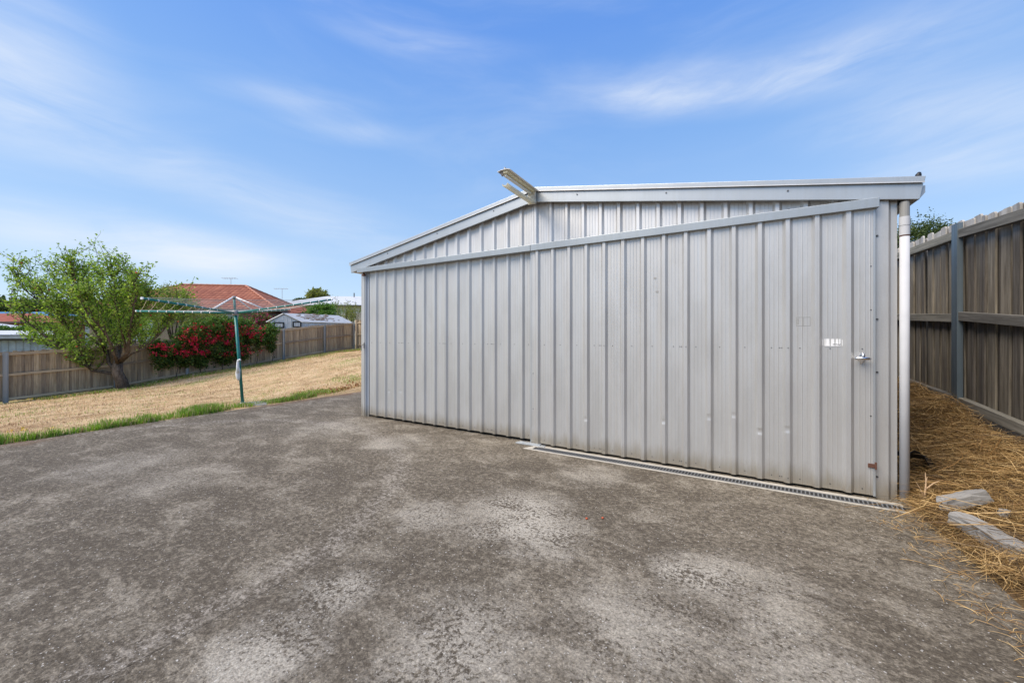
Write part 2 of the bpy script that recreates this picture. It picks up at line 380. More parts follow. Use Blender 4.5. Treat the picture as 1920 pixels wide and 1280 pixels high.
material('roof_tile', m_tile((0.235, 0.075, 0.045), (0.36, 0.135, 0.08), sv=2.4))
material('hip_tile', lambda t: pbr(t, t.mix(t.noise(t.n('ShaderNodeTexCoord', out=3), 3, 3), (0.32, 0.12, 0.075), (0.46, 0.21, 0.14)), .8))
material('far_red_roof', m_tile((0.30, 0.085, 0.055), (0.38, 0.125, 0.08)))
def plain(c, rough=.8, metal=0.0, var=.25, sc=4):
    def b(t):
        n = t.noise(t.n('ShaderNodeTexCoord', out=3), sc, 5, .6)
        return pbr(t, t.mix(t.rng(n, .3, .7), c, tuple(x*(1-var) for x in c)), rough, metal)
    return b
material('cream_wall', plain((0.72, 0.67, 0.55)))
material('brown_brick', plain((0.28, 0.22, 0.15), var=.4, sc=20))
material('red_brick', plain((0.30, 0.11, 0.06), var=.35, sc=20))
material('white_sheet', plain((0.66, 0.685, 0.71), .5))
material('shed_wall', plain((0.60, 0.635, 0.66), .55))
material('white_roof', plain((0.56, 0.575, 0.59), .5, var=.12))
material('blue_roof', plain((0.03, 0.17, 0.36), .5))
material('gutter_dark', plain((0.10, 0.085, 0.08), .6))
material('gutter_pale', plain((0.55, 0.55, 0.54), .5))
material('blind', plain((0.50, 0.55, 0.60), .6))
material('rusty_roof', plain((0.33, 0.25, 0.19), .8, var=.5, sc=9))
material('hill_green', plain((0.075, 0.10, 0.05), .95, var=.45, sc=.05))
def m_glass(t):
    n = t.noise(t.n('ShaderNodeTexCoord', out=3), 3, 2)
    return pbr(t, t.mix(n, (0.60, 0.63, 0.65), (0.72, 0.74, 0.75)), .12, 0, spec=.8)
material('window_pane', m_glass)
material('old_lamp', plain((0.72, 0.69, 0.58), .5, var=.35, sc=30))
material('lamp_yellow', plain((0.88, 0.81, 0.56), .45, var=.25, sc=20))
material('tube_glass', plain((0.78, 0.77, 0.70), .3, var=.1))
def m_diff(t):
    d = t.n('ShaderNodeBsdfPrincipled', Base__Color=(0.85, 0.82, 0.70), Roughness=.35)
    tr = t.n('ShaderNodeBsdfTranslucent', Color=(0.85, 0.82, 0.7))
    return t.n('ShaderNodeMixShader', _0=.5, _1=d, _2=tr)
material('diffuser', m_diff)
def m_sticker(t):
    n = t.noise(t.n('ShaderNodeTexCoord', out=3), 180, 3)
    return pbr(t, t.mix(t.rng(n, .5, .75), (0.82, 0.82, 0.82), (0.66, 0.66, 0.66)), .5)
material('sticker', m_sticker)
material('residue', plain((0.36, 0.355, 0.34), .75, .2, sc=90))
material('ink', lambda t: pbr(t, (0.06, 0.06, 0.06), .6))

# ---------------------------------------------------------------- terrain
FX = -14.7                                    # left boundary fence
FY = [-9, -1.53, .92, 3.03, 4.76, 6.95, 9.22, 11.11, 16]
FZ = [-1.15, -.88, -.746, -.447, -.29, -.02, .25, .42, .6]
def zf(y): return np.interp(y, FY, FZ)
def zn(y): return np.interp(y, [-20, .6, 1.5, 2.2, 4, 6.6, 11, 16], [-.02, 0, .05, .13, .40, .75, .9, 1.0])
def zr(y): return np.interp(y, [-4, -1.2, -.3, .7, 1.7, 2.9, 6, 12], [.05, .12, .22, .33, .50, .58, .72, .9])
def smooth(a, b, x):
    t_ = np.clip((x-a)/(b-a), 0, 1); return t_*t_*(3-2*t_)
def height(x, y):
    x = np.asarray(x, float); y = np.asarray(y, float)
    t_ = np.clip((-2.25-x)/12.45, 0, 1)
    lawn = (1-t_)*zn(y)+t_*zf(y)
    bump = .018*np.sin(x*2.3+y*1.1)*np.sin(y*1.7-x*.6)+.01*np.sin(x*5.1+1)*np.sin(y*4.3)
    lawn = lawn+bump*np.clip((-2.4-x)/.6, 0, 1)
    far = np.clip((-15-x)/60, 0, 1); lawn = lawn*(1-far)+(-.6)*far
    flat = -.07+0*x
    bank = smooth(6.08, 6.85, x)*zr(y)*1.0-.02*(x < 6.1)
    bank = np.where(x > 6.04, bank+.012*np.sin(x*9)*np.sin(y*7), bank)
    z = np.where(x < -2.2, lawn, np.where(x > 6.04, bank, flat))
    back = smooth(8.5, 12, y); z = np.where(x >= -2.2, z*(1-back)+.8*back, z)
    return z
def build_ground():
    xs = np.concatenate([[-1500, -800, -400, -200, -120, -80, -55, -40, -30, -24, -20], np.arange(-18, -2.6, .2), np.arange(-2.6, -1.9, .05), np.arange(-1.5, 5.9, .5),
                         np.arange(5.95, 7.4, .06), np.arange(7.6, 14, .8), [16, 20, 30, 50, 90, 180, 400, 900, 1500]])
    ys = np.concatenate([[-900, -400, -150, -60, -30, -18, -12], np.arange(-10, 14, .2), [15, 17, 20, 25, 32, 42, 60, 90, 150, 300, 700, 1500, 2500]])
    X, Y = np.meshgrid(xs, ys); Zs = height(X, Y); nx, ny = len(xs), len(ys)
    V = np.stack([X.ravel(), Y.ravel(), Zs.ravel()], 1)
    i = np.arange((ny-1)*(nx-1)); r, c = i//(nx-1), i % (nx-1); a = r*nx+c
    me = fast_mesh('ground', V, np.stack([a, a+1, a+nx+1, a+nx], 1), ['ground'])
    o = link('ground', me, smooth=True)
    tag(o, 'sloping ground of dry straw-coloured lawn and bare earth', 'ground', kind='structure')
build_ground()
def build_drive():
    m = MB(); J = 3.0
    m.box((-2.18, -12, -.12), (J-.0022, .16, 0)); m.box((J+.0022, -12, -.12), (6.07, .16, 0)); m.box((J-.0022, -12, -.12), (J+.0022, .16, -.0014))
    m.box((-2.16, .16, -.12), (-.03, 7.5, -.002))
    o = m.build('driveway', 'drive_concrete'); tag(o, 'weathered grey-brown concrete driveway slab in front of the shed', 'driveway', kind='structure')
build_drive()
# far hill on the left skyline
def build_hill():
    n = 60; V = []; 
    for j in range(6):
        for i in range(n+1):
            px = -900+i*36; q = at(px, HZ, 1.0)-CAMP; q.normalize()
            dist = 330+j*45
            hgt = (18+5*math.sin(i*.45)+3*math.sin(i*1.3+1))*math.sin(math.pi*j/5*.5+.02)
            p = Vector((CAMP.x, CAMP.y, 0))+Vector((q.x, q.y, 0))*dist; V.append((p.x, p.y, -2+hgt))
    f = [(j*(n+1)+i, j*(n+1)+i+1, (j+1)*(n+1)+i+1, (j+1)*(n+1)+i) for j in range(5) for i in range(n)]
    o = MB().add(V, f).build('hill', 'hill_green', smooth=True); tag(o, 'low wooded green hill on the skyline behind the houses', 'hill', kind='structure')
build_hill()

# ---------------------------------------------------------------- the steel shed
PITCH = .1905
RIBH = .024
def profile(x0, x1, phase):
    """(x, outward height) corners of the ribbed sheet between x0 and x1"""
    pts = []
    cell = [(0, 0), (.026, 0), (.029, .0014), (.033, 0), (.056, 0), (.059, .0014), (.063, 0), (.086, 0), (.089, .0014), (.093, 0), (.119, 0), (.139, RIBH), (.166, RIBH), (.188, 0)]
    k0 = math.floor((x0-phase)/PITCH)-1
    while True:
        b = phase+k0*PITCH
        if b > x1+PITCH: break
        for dx, h in cell: pts.append((b+dx, h))
        k0 += 1
    xs = [p[0] for p in pts]; hs = [p[1] for p in pts]
    out = [(x0, float(np.interp(x0, xs, hs)))]+[p for p in pts if x0+1e-4 < p[0] < x1-1e-4]+[(x1, float(np.interp(x1, xs, hs)))]
    return out
def ribbed_sheet(name, x0, x1, phase, ypan, zb, zt, mat, parent, dents=(), rows=1):
    pr = profile(x0, x1, phase); V = []; 
    zlev = [0.0, 1.0] if not dents else sorted(set([0, 1]+[float(np.clip((d[1]+o-zb(0))/(zt(0)-zb(0)), 0, 1)) for d in dents if x0 <= d[0] <= x1 for o in (-.03, -.012, -.004, .008, .022)]))
    for (x, h) in pr:
        a, b = zb(x), zt(x)
        for q in zlev:
            z = a+(b-a)*q; hh = h
            for (dx, dz, dep) in dents:
                if abs(x-dx) < .02 and abs(z-dz) < .028: hh -= .32*dep*max(0, 1-((x-dx)/.02)**2)*max(0, 1-((z-dz)/.028)**2)
            V.append((x, ypan-hh, z))
    nl = len(zlev); f = [(i*nl+j, (i+1)*nl+j, (i+1)*nl+j+1, i*nl+j+1) for i in range(len(pr)-1) for j in range(nl-1)]
    o = MB().add(V, f).build(name, mat, parent)
    s = o.modifiers.new('thick', 'SOLIDIFY'); s.thickness = .0012; s.offset = 0
    return o
shed = empty('garage_shed', (0, 0, 0))
tag(shed, 'large pale grey ribbed-steel garage shed with low gable roof on the concrete driveway', 'shed')
W = 6.016; XR = 2.985; SLOPE = (2.905-2.365)/(6.14-XR)
def roof_top(x): return 2.905-SLOPE*abs(x-XR)       # outer top line of the cap
DEP = 7.2
def sheets(parent, x0, x1, phase, ypan, zb, zt, mat, name='cladding_sheet', dents=()):
    laps = [x0]; k = math.ceil((x0-phase)/PITCH/4+.2)
    while phase+4*k*PITCH-.038 < x1-.15: laps.append(phase+4*k*PITCH-.038); k += 1
    laps.append(x1)
    for i in range(len(laps)-1):
        ribbed_sheet(name, laps[i]-(.025 if i else 0), laps[i+1], phase, ypan-(.0016 if i % 2 else 0), zb, zt, mat, parent, dents)
def screws(parent, xs, z, y, phase, ypan):
    m = MB()
    for x in xs:
        h = np.interp(x, *zip(*profile(x-.1, x+.1, phase)))
        yy = ypan-float(h)
        m.tube([(x, yy+.002, z), (x, yy-.004, z)], .0045, 6)
    o = m.build('screws', 'screw_metal', parent); o['kind'] = 'stuff'
# gable cladding
gable = empty('gable_wall'); gable.parent = shed
sheets(gable, .02, W-.02, 2.832, .085, lambda x: 2.14, lambda x: roof_top(x)-.10, 'gable_steel')
# left and right sliding doors
dl = empty('sliding_door'); dl.parent = shed
sheets(dl, .185, 3.06, .191, .055, lambda x: .035, lambda x: 2.215, 'door_steel', dents=[(.60, .42, .012), (.84, .44, .012), (1.10, .30, .01)])
dr = empty('sliding_door'); dr.parent = shed
DENT = [(3.44, .36, .02), (4.20, .42, .022), (4.58, .50, .016), (4.78, .54, .018), (4.97, .42, .024), (5.16, .46, .018)]
DENT = [(3.275-.3810+PITCH*round((d[0]-3.275)/PITCH)+.3810+.152, d[1], d[2]) for d in DENT]
sheets(dr, 2.966, 5.862, 3.275, .0, lambda x: .022, lambda x: 2.215, 'door_steel', dents=DENT)
MB().box((5.858, -.004, .018), (5.872, .03, 2.2)).build('edge_strip', 'trim_steel', dr)
MB().box((2.958, -.003, .02), (2.966, .03, 2.2)).build('edge_strip', 'trim_steel', dr)
for d_, ph, yp, a, b, zlow in ((dl, .191, .055, .23, 2.93, .075), (dr, 3.275, 0.0, 3.02, 5.84, .062)):
    xs = []
    x = ph+.045+PITCH*math.ceil((a-ph-.045)/PITCH); i = 0
    while x < b:
        xs.append(x)
        if i % 4 == 3: xs += [x+.055, x+.07, x+.11]
        x += PITCH; i += 1
    for z in (1.125, zlow): screws(d_, [q for q in xs if q < b], z, 0, ph, yp)
screws(dr, [5.845, 5.8451], .62, 0, 3.275, 0); screws(dr, [5.846], 1.75, 0, 3.275, 0); screws(dr, [5.846], 1.42, 0, 3.275, 0); screws(dr, [2.99], .8, 0, 3.275, 0); screws(dr, [2.99], .4, 0, 3.275, 0)
# door hardware
hd = empty('door_handle'); hd.parent = dr; hx, hz_ = 5.79, 1.05
MB().prism([(hx-.024, -.004, hz_), (hx, -.004, hz_-.045), (hx+.024, -.004, hz_), (hx, -.004, hz_+.045)], (0, -.007, 0)).build('backplate', 'chrome', dr, bevel=.002)
MB().tube([(hx, -.01, hz_+.004), (hx, -.045, hz_+.004)], [.013, .011], 12).tube([(hx-.046, -.047, hz_+.002), (hx-.03, -.052, hz_+.004), (hx, -.056, hz_+.006), (hx+.03, -.052, hz_+.004), (hx+.042, -.047, hz_+.002)], [.010, .012, .014, .012, .009], 12).tube(
    [(hx, -.054, hz_), (hx, -.054, hz_+.03), (hx, -.05, hz_+.05)], [.014, .012, .004], 12).build('lever', 'chrome', dr, smooth=True)
bpy.data.objects.remove(hd)
MB().box((5.828, -.012, .232), (5.876, -.004, .262)).box((5.866, -.016, .222), (5.877, -.004, .276)).build('rusty_bracket', 'rust', dr, bevel=.002)
# torn white sticker and the ghost of another
st_ = MB()
for a, b, lo, hi in ((5.560, 5.563, .006, .05), (5.572, 5.578, .0, .056), (5.579, 5.604, .0, .058), (5.609, 5.634, .0, .057), (5.638, 5.658, .001, .057), (5.6605, 5.669, .002, .056), (5.677, 5.681, .002, .05)):
    z0 = 1.143; yy = -.0042
    st_.prism([(a, yy, z0+lo), (b, yy, z0+lo), (b-(.003 if b-a > .01 else 0), yy, z0+hi), (a+(.003 if b-a > .01 else 0), yy, z0+hi)], (0, .0012, 0))
stk = st_.build('sticker', 'sticker', dr)
ik = MB(); pts = [(5.623, .018), (5.628, .012), (5.632, .019), (5.640, .014), (5.644, .018), (5.65, .012), (5.655, .016), (5.663, .010), (5.668, .02)]
for (a, za), (b, zb2) in zip(pts[:-1], pts[1:]):
    if (b-a) < .0085: ik.bar((a, -.0056, 1.143+za), (b, -.0056, 1.143+zb2), .0022, .0006, up=Vector((0, 1, 0)))
ik.build('scribble', 'ink', dr)
g_ = MB()
for a, b, c, d in ((5.392, 5.484, 1.302, 1.306), (5.392, 5.484, 1.372, 1.376), (5.391, 5.395, 1.306, 1.372), (5.480, 5.484, 1.306, 1.372), (5.434, 5.438, 1.306, 1.372), (5.398, 5.407, 1.318, 1.364)):
    g_.box((a, -.0034, c), (b, -.0024, d))
g_.build('sticker_residue', 'residue', dr)
for (px, py) in ((1228, 522), (1232, 547)):
    u = (px-960)/F; x = 5.79*(u+.4056)/(.8655+.501*u); z = 1.222+(HZ-py)*(5.79-.501*x)/F
    MB().add([(x+.013*math.cos(a)*(1+.2*math.sin(3*a)), -.0030, z+.011*math.sin(a)) for a in np.linspace(0, 2*math.pi, 14)[:-1]], [tuple(range(13))]).build('smudge', 'residue', dr)
# header track in two lengths
MB().box((.01, -.040, 2.182), (2.972, .045, 2.250)).build('door_track', 'track_steel', shed, bevel=.003)
MB().box((2.976, -.043, 2.180), (5.885, .045, 2.252)).build('door_track', 'track_steel', shed, bevel=.003)
tb = MB()
for x in np.arange(.3, 5.8, .42): tb.tube([(x, -.03, 2.25), (x, -.03, 2.257)], .006, 6)
o = tb.build('track_bolts', 'screw_metal', shed); o['kind'] = 'stuff'
MB().tube([(.12, -.0, 2.178), (.12, -.0, 2.13)], .012, 8).box((.10, -.02, 2.13), (.145, .02, 2.155)).build('track_stop', 'rust', shed)
# left jamb: ribbed corner flashing and a channel post
MB().add([(x, y, z) for z in (0, 2.2) for x, y in ((-.005, .30), (-.005, .055), (.045, .055), (.052, .040), (.085, .040), (.092, .055), (.10, .055))],
         [(i, i+1, i+8, i+7) for i in range(6)]).build('corner_flashing', 'door_steel', shed)
MB().box((.104, .045, 0), (.118, .14, 2.18)).box((.118, .062, 0), (.158, .14, 2.18)).build('jamb_post', 'jamb_steel', shed)
u_ = MB().box((.072, .028, 1.04), (.088, .041, 1.12)).tube([(.08, .03, 1.10), (.08, .0, 1.09), (.074, -.006, 1.03), (.066, -.006, 1.0)], .006, 8)
u_.build('jamb_latch', 'old_pipe', shed)
# right jamb / corner
MB().add([(x, y, z) for z in (0, 2.24) for x, y in ((5.84, .060), (5.868, .060), (5.882, .030), (5.952, .030), (5.972, .060), (6.007, .060), (6.007, .30))],
         [(i, i+1, i+8, i+7) for i in range(6)]).build('corner_flashing', 'door_steel', shed)
jm = MB()
for z in (.16, .95, 1.35, 1.98): jm.tube([(5.888, .032, z), (5.888, .022, z)], .007, 8)
o = jm.build('jamb_bolts', 'screw_metal', shed); o['kind'] = 'stuff'
# body: side and rear walls, roof sheets
for x, s_ in ((.004, 1), (W-.004, -1)):
    m = MB(); yy = np.arange(.30, DEP, .0635); V = []
    for i, y in enumerate(yy):
        h = RIBH*(1 if i % 3 == 0 else 0); V += [(x-s_*h*.8+ .01*s_, y, 0.0), (x-s_*h*.8+.01*s_, y, 2.30)]
    m.add(V, [(2*i, 2*i+2, 2*i+3, 2*i+1) for i in range(len(yy)-1)]).build('side_wall', 'door_steel', shed)
MB().add([(0, DEP, 0), (W, DEP, 0), (W, DEP, 2.3), (XR, DEP, 2.82), (0, DEP, 2.3)], [(0, 1, 2, 3, 4)]).build('rear_wall', 'door_steel', shed)
MB().box((.02, .09, -.05), (W-.02, DEP-.02, -.004)).build('floor_slab', 'pale_concrete', shed)
ang = math.atan(SLOPE)
for s_ in (-1, 1):
    L = 3.15/math.cos(ang) if s_ > 0 else 3.185/math.cos(ang)
    d = Vector((s_*math.cos(ang), 0, -math.sin(ang))); nrm = Vector((s_*math.sin(ang), 0, math.cos(ang)))
    top = Vector((XR, 0, 2.905))
    def slab(name, y0, y1, n0, n1, mat, a0=0.0, a1=None, bevel=.002):
        a1 = L if a1 is None else a1
        c = top+nrm*n0-d*0; e = top+nrm*n1
        # mitre at ridge: start both faces on the x = XR plane
        st0 = c+d*(-(nrm.x*n0)/d.x); st1 = e+d*(-(nrm.x*n1)/d.x)
        p = [c+d*a1, e+d*a1]
        poly = [st0, p[0], p[1], st1]
        off = Vector((0, y1-y0, 0)); poly = [q+Vector((s_*.0015, y0, 0)) for q in poly]
        return MB().prism(poly, off).build(name, mat, shed, bevel=bevel)
    slab('roof_sheet', .03, DEP+.1, -.062, -.040, 'gable_steel')
    slab('barge_board', .000, .022, -.160, -.046, 'trim_steel', bevel=.003)
    slab('barge_capping', -.016, .10, -.040, 0.0, 'trim_steel', bevel=.004)
    slab('capping_lip', -.020, -.012, -.047, -.0385, 'gable_steel', bevel=0)
    bs = MB()
    for k in (.55, 1.45, 2.4):
        q = top+d*k-nrm*.085; bs.tube([(q.x, .003, q.z), (q.x, -.006, q.z)], .007, 8)
    o = bs.build('barge_screws', 'screw_metal', shed); o['kind'] = 'stuff'
    # quad gutter along the eave
    ex = top.x+d.x*L; ez = top.z+d.z*L
    gp = [(ex-.10*s_, -.0, ez-.05), (ex-.10*s_, 0, ez-.15), (ex-.02*s_, 0, ez-.15), (ex+.012*s_, 0, ez-.105), (ex+.012*s_, 0, ez-.055), (ex+.003*s_, 0, ez-.055)]
    gp = [(x, .03, z) for x, y, z in gp]
    MB().prism(gp, (0, DEP, 0)).build('gutter', 'trim_steel', shed)
MB().tube([(6.108, .02, 2.36), (6.108, .02, 2.392), (6.114, .02, 2.408)], [.016, .017, .009], 10).build('rubber_cap', 'plain_dark', shed, smooth=True)
# downpipe
PX, PY = 6.040, .035
dp = empty('downpipe'); dp.parent = shed
MB().tube([(PX, PY, .012), (PX, PY, 1.965)], .0272, 20).build('pipe', 'pvc', dp, smooth=False)
bpy.data.objects.remove(dp)
for o in [o for o in COL.objects if o.name.startswith('pipe')]: o.parent = shed; o.name = 'downpipe'; o.data.polygons.foreach_set('use_smooth', [len(p.vertices) == 4 for p in o.data.polygons])
cm = MB().tube([(PX, PY, 1.966), (PX, PY, 2.028)], .0293, 44).tube([(PX, PY, 2.029), (PX, PY, 2.036)], .0282, 44).tube([(PX, PY, 2.037), (PX, PY, 2.100)], .0302, 44)
co = cm.build('pipe_collar', 'pvc', shed)
MB().tube([(PX, PY, 2.10), (PX, PY, 2.21)], .0275, 16).build('outlet', 'old_pipe', shed)
MB().tube([(PX, PY, 1.958), (PX, PY, 1.965)], .029, 18).build('pipe_clip', 'rust', shed)

# fluorescent floodlight sticking out from the ridge
fl = empty('fluorescent_light', (2.985, -.02, 2.775)); tag(fl, 'old cream fluorescent light fitting jutting out from the shed ridge', 'light fitting')
def slope_prism(name, prof, y0, y1, mat, bevel=.002):
    return MB().prism([(x, y0, z) for x, z in prof], (0, y1-y0, 0)).build(name, mat, fl, bevel=bevel)
slope_prism('housing', [(-.032, .064), (.032, .064), (.036, .088), (-.036, .088)], -.60, -.005, 'lamp_yellow')
slope_prism('hood', [(-.072, .082), (-.037, .0905), (.037, .0905), (.072, .082), (.072, .085), (.037, .094), (-.037, .094), (-.072, .085)], -.62, -.0, 'white_paint', 0)
slope_prism('top_rib', [(-.006, .0945), (.006, .0945), (.006, .122), (-.006, .122)], -.60, -.12, 'gutter_pale', 0)
slope_prism('diffuser', [(-.032, -.038), (-.024, -.060), (.024, -.060), (.032, -.038), (.027, -.038), (.021, -.055), (-.021, -.055), (-.027, -.038)], -.595, -.004, 'diffuser', 0)
MB().tube([(0, -.57, .051), (0, -.03, .051)], .011, 12).build('tube', 'tube_glass', fl, smooth=False)
MB().box((-.05, -.012, -.066), (.05, .012, .080)).build('end_cap', 'old_lamp', fl, bevel=.006)
MB().prism([(-.06, -.605, .080), (-.02, -.605, .084), (-.012, -.605, .05), (-.028, -.605, .035), (-.04, -.605, .055)], (0, .012, 0)).build('broken_end', 'gutter_dark', fl)
MB().box((-.012, -.584, .036), (.012, -.571, .0635)).build('lamp_holder', 'old_lamp', fl)
MB().box((-.012, -.029, .036), (.012, -.014, .0635)).build('lamp_holder', 'old_lamp', fl)

# channel drain
dn = empty('channel_drain', (4.5, -.12, 0)); tag(dn, 'long dark slotted channel drain set in pale concrete before the shed door', 'drain')
MB().box((-1.43, -.085, -.05), (1.50, -.066, .005)).build('concrete_edge', 'pale_concrete', dn, bevel=.003)
MB().box((-1.43, .03, -.05), (1.50, .085, .006)).build('concrete_edge', 'pale_concrete', dn, bevel=.003)
MB().prism([(-1.53, -.085, -.05), (-1.43, -.085, -.05), (-1.43, .085, -.05), (-1.45, .085, -.05)], (0, 0, .0545)).build('concrete_end', 'pale_concrete', dn, bevel=.003)
MB().box((-1.43, -.066, -.03), (1.50, .03, .0008)).build('channel', 'plain_dark', dn)
g_ = MB().box((-1.40, -.065, .0012), (1.48, -.058, .0075)).box((-1.40, .022, .0012), (1.48, .028, .0075))
for x in np.arange(-1.39, 1.475, .026): g_.hexa([(x, -.058, .0012), (x+.0085, -.058, .0012), (x+.0185, .022, .0012), (x+.010, .022, .0012), (x, -.058, .0068), (x+.0085, -.058, .0068), (x+.0185, .022, .0068), (x+.010, .022, .0068)])
o = g_.build('grate', 'grate_steel', dn)
th = MB().box((2.80, -.075, .001), (3.16, -.02, .012)).box((2.83, -.055, .0125), (3.10, -.01, .02)).build('threshold_strip', 'trim_steel', bevel=.002)
tag(th, 'flat offcut of grey sheet metal lying where the two shed doors meet', 'metal strip')
for i, (px, py) in enumerate(((1100, 973), (1130, 972))):
    q = on_ground(px, CAMP.z*F/(py-HZ)); m = MB(); bm = bmesh.new(); bmesh.ops.create_icosphere(bm, subdivisions=2, radius=.0085)
    for v in bm.verts: v.co.z *= .8
    me = bpy.data.meshes.new('berry'); bm.to_mesh(me); bm.free(); me.materials.append(MATS['fruit'])
    o = link('fallen_berry', me, smooth=True, loc=(q.x, q.y, .006)); tag(o, 'tiny orange-red berry lying on the concrete driveway', 'berry', 'berries fallen on the driveway')

# ---------------------------------------------------------------- rotary clothesline
CL = empty('clothesline', on_ground(455, 6.82, .01)); tag(CL, 'teal rotary clothes hoist with white stays leaning at the lawn edge', 'clothesline')
CL.rotation_euler = (Matrix.Rotation(R(-3.5), 3, FWD) @ Matrix.Rotation(R(1.6), 3, RIGHT)).to_euler()
MB().tube([(0, 0, .0), (0, 0, 1.60)], .0245, 18).build('pole', 'teal', CL, smooth=True)
MB().tube([(0, 0, 1.60), (0, 0, 1.90)], .019, 16).build('inner_pole', 'teal', CL, smooth=True)
MB().tube([(0, 0, .0), (0, 0, .018), (0, 0, .02)], [.042, .042, .03], 18).build('base_collar', 'white_paint', CL)
MB().tube([(0, 0, 1.585), (0, 0, 1.60), (0, 0, 1.66), (0, 0, 1.675)], [.034, .050, .050, .034], 18).build('hub', 'grey_plastic', CL, smooth=True)
MB().tube([(0, 0, 1.885), (0, 0, 1.90), (0, 0, 1.925), (0, 0, 1.93)], [.024, .034, .034, .016], 16).build('top_cap', 'grey_plastic', CL, smooth=True)
ARM = 1.72; RISE = .135; tips = []
for k in range(4):
    a = YAW+k*math.pi/2+R(1); d = Vector((math.cos(a), math.sin(a), 0))
    p0 = d*.035+UP*1.63; p1 = d*ARM+UP*(1.63+RISE); tips.append((d, p0, p1))
    arm = MB().tube([p0, p1], .0155, 12).build('arm', 'teal', CL, smooth=True)
    MB().tube([p1, p1+(p1-p0).normalized()*.02], .0175, 12).build('arm_cap', 'white_paint', arm)
    cl = MB()
    for j in range(9):
        q = p0.lerp(p1, .24+j*.09); e = (p1-p0).normalized()
        cl.tube([q-e*.006, q+e*.006], .018, 10)
    c_ = cl.build('line_clips', 'white_paint', arm); c_['kind'] = 'stuff'
    sp = p0.lerp(p1, .27)
    MB().tube([d*.035+UP*1.905, sp+UP*.016], .0115, 8).build('stay', 'white_paint', CL, smooth=True)
wr = MB()
for j in range(9):
    q = [p0.lerp(p1, .24+j*.09)+UP*.02 for d, p0, p1 in tips]
    for k in range(4):
        a, b = q[k], q[(k+1) % 4]; mid = a.lerp(b, .5)-UP*.025
        wr.tube([a, a.lerp(b, .25)-UP*.019, mid, a.lerp(b, .75)-UP*.019, b], .0032, 5, cap=False)
o = wr.build('wires', 'wire', CL); o['kind'] = 'stuff'
hp = MB(); c0 = Vector((RIGHT.x*.0, 0, 0)); fr = -FWD
bx = lambda r_, f_, z: RIGHT*r_+fr*f_+UP*z
hp.tube([bx(-.012, .03, .42), bx(-.018, .036, .47), bx(-.016, .038, .55), bx(-.002, .036, .62), bx(.0, .03, .66)], [.014, .030, .036, .030, .014], 14)
hp.build('crank_housing', 'white_paint', CL, smooth=True)
MB().tube([bx(.0, .06, .56), bx(.012, .065, .66), bx(.02, .065, .74), bx(.03, .065, .785), bx(.055, .065, .795), bx(.075, .065, .785)], [.024, .023, .020, .017, .015, .013], 12).build('crank_handle', 'white_paint', CL, smooth=True)
ft = MB(); cc = on_ground(455, 6.82)
pl = []
for k in range(18):
    a = 2*math.pi*k/18; r_ = .27*(1+.12*math.sin(3*a+1)+.07*math.sin(7*a)); pl.append((r_*math.cos(a), r_*math.sin(a)*.8, -.06))
fo = ft.prism(pl, (0, 0, .068)).build('footing', 'block_concrete'); fo.location = (cc.x+.16, cc.y+.1, 0)
tag(fo, 'rough concrete footing round the base of the clothes hoist', 'footing')

# ---------------------------------------------------------------- fences
def paling_mesh(name, h, wd, th_, mat, clip=.012):
    m = MB(); m.prism([(-th_/2, -wd/2, 0), (-th_/2, wd/2, 0), (-th_/2, wd/2, h-clip), (-th_/2, wd/2-clip, h), (-th_/2, -wd/2+clip, h), (-th_/2, -wd/2, h-clip)], (th_, 0, 0))
    me = m.mesh(name); me.materials.append(MATS[mat]); return me
def add_rail(parent, a, b, wd, ht, mat):
    a, b = Vector(a), Vector(b); L = (b-a).length
    m = MB().box((-wd/2, -ht/2, 0), (wd/2, ht/2, L)); o = m.build('rail', mat, parent, bevel=.003)
    d = (b-a).normalized(); x = Vector((1, 0, 0)) if abs(d.x) < .7 else Vector((0, 1, 0)); y = d.cross(x).normalized(); x = y.cross(d)
    M = Matrix((x, y, d)).transposed().to_4x4(); M.translation = a
    o.matrix_local = Matrix.Translation(-Vector(parent.location)) @ M
    return o
# left boundary
lf = empty('paling_fence', (FX, 0, 0)); tag(lf, 'weathered brown paling fence running behind the fruit tree and lawn', 'fence')
FH = 1.55
pm1 = [paling_mesh('paling', FH+d, wd, .014, 'wood_left') for d, wd in ((0, .105), (.012, .10), (-.01, .11), (.02, .096))]
posts = [-6.5, -4.1, -1.53, .92, 3.03, 4.95, 6.95, 9.18, 11.06]
for layer in (0, 1):
    y = -6.4+layer*.083; i = 0
    while y < 11.05:
        o = link('paling', random.choice(pm1), lf, loc=(-.03-layer*.016+random.uniform(-.003, .003), y, float(zf(y))+.05+random.uniform(-.012, .012)))
        o.rotation_euler = (random.gauss(0, .006), random.gauss(0, .004), random.gauss(0, .03))
        y = -6.4+layer*.083+(i+1)*.166; i += 1
for a, b in zip(posts[:-1], posts[1:]):
    for hgt in (.10, .86, 1.50):
        add_rail(lf, (FX+.012, a+.02, zf(a)+hgt+.03), (FX+.012, b-.02, zf(b)+hgt+.03), .045, .075, 'wood_left_rail')
for y in posts:
    z = float(zf(y))
    MB().box((.036, -.055, -.15), (.042, .055, 1.59)).box((.042, -.055, -.15), (.075, -.049, 1.59)).box((.042, .049, -.15), (.075, .055, 1.59)).build('post', 'post_steel_light', lf, loc=(0, y, z))
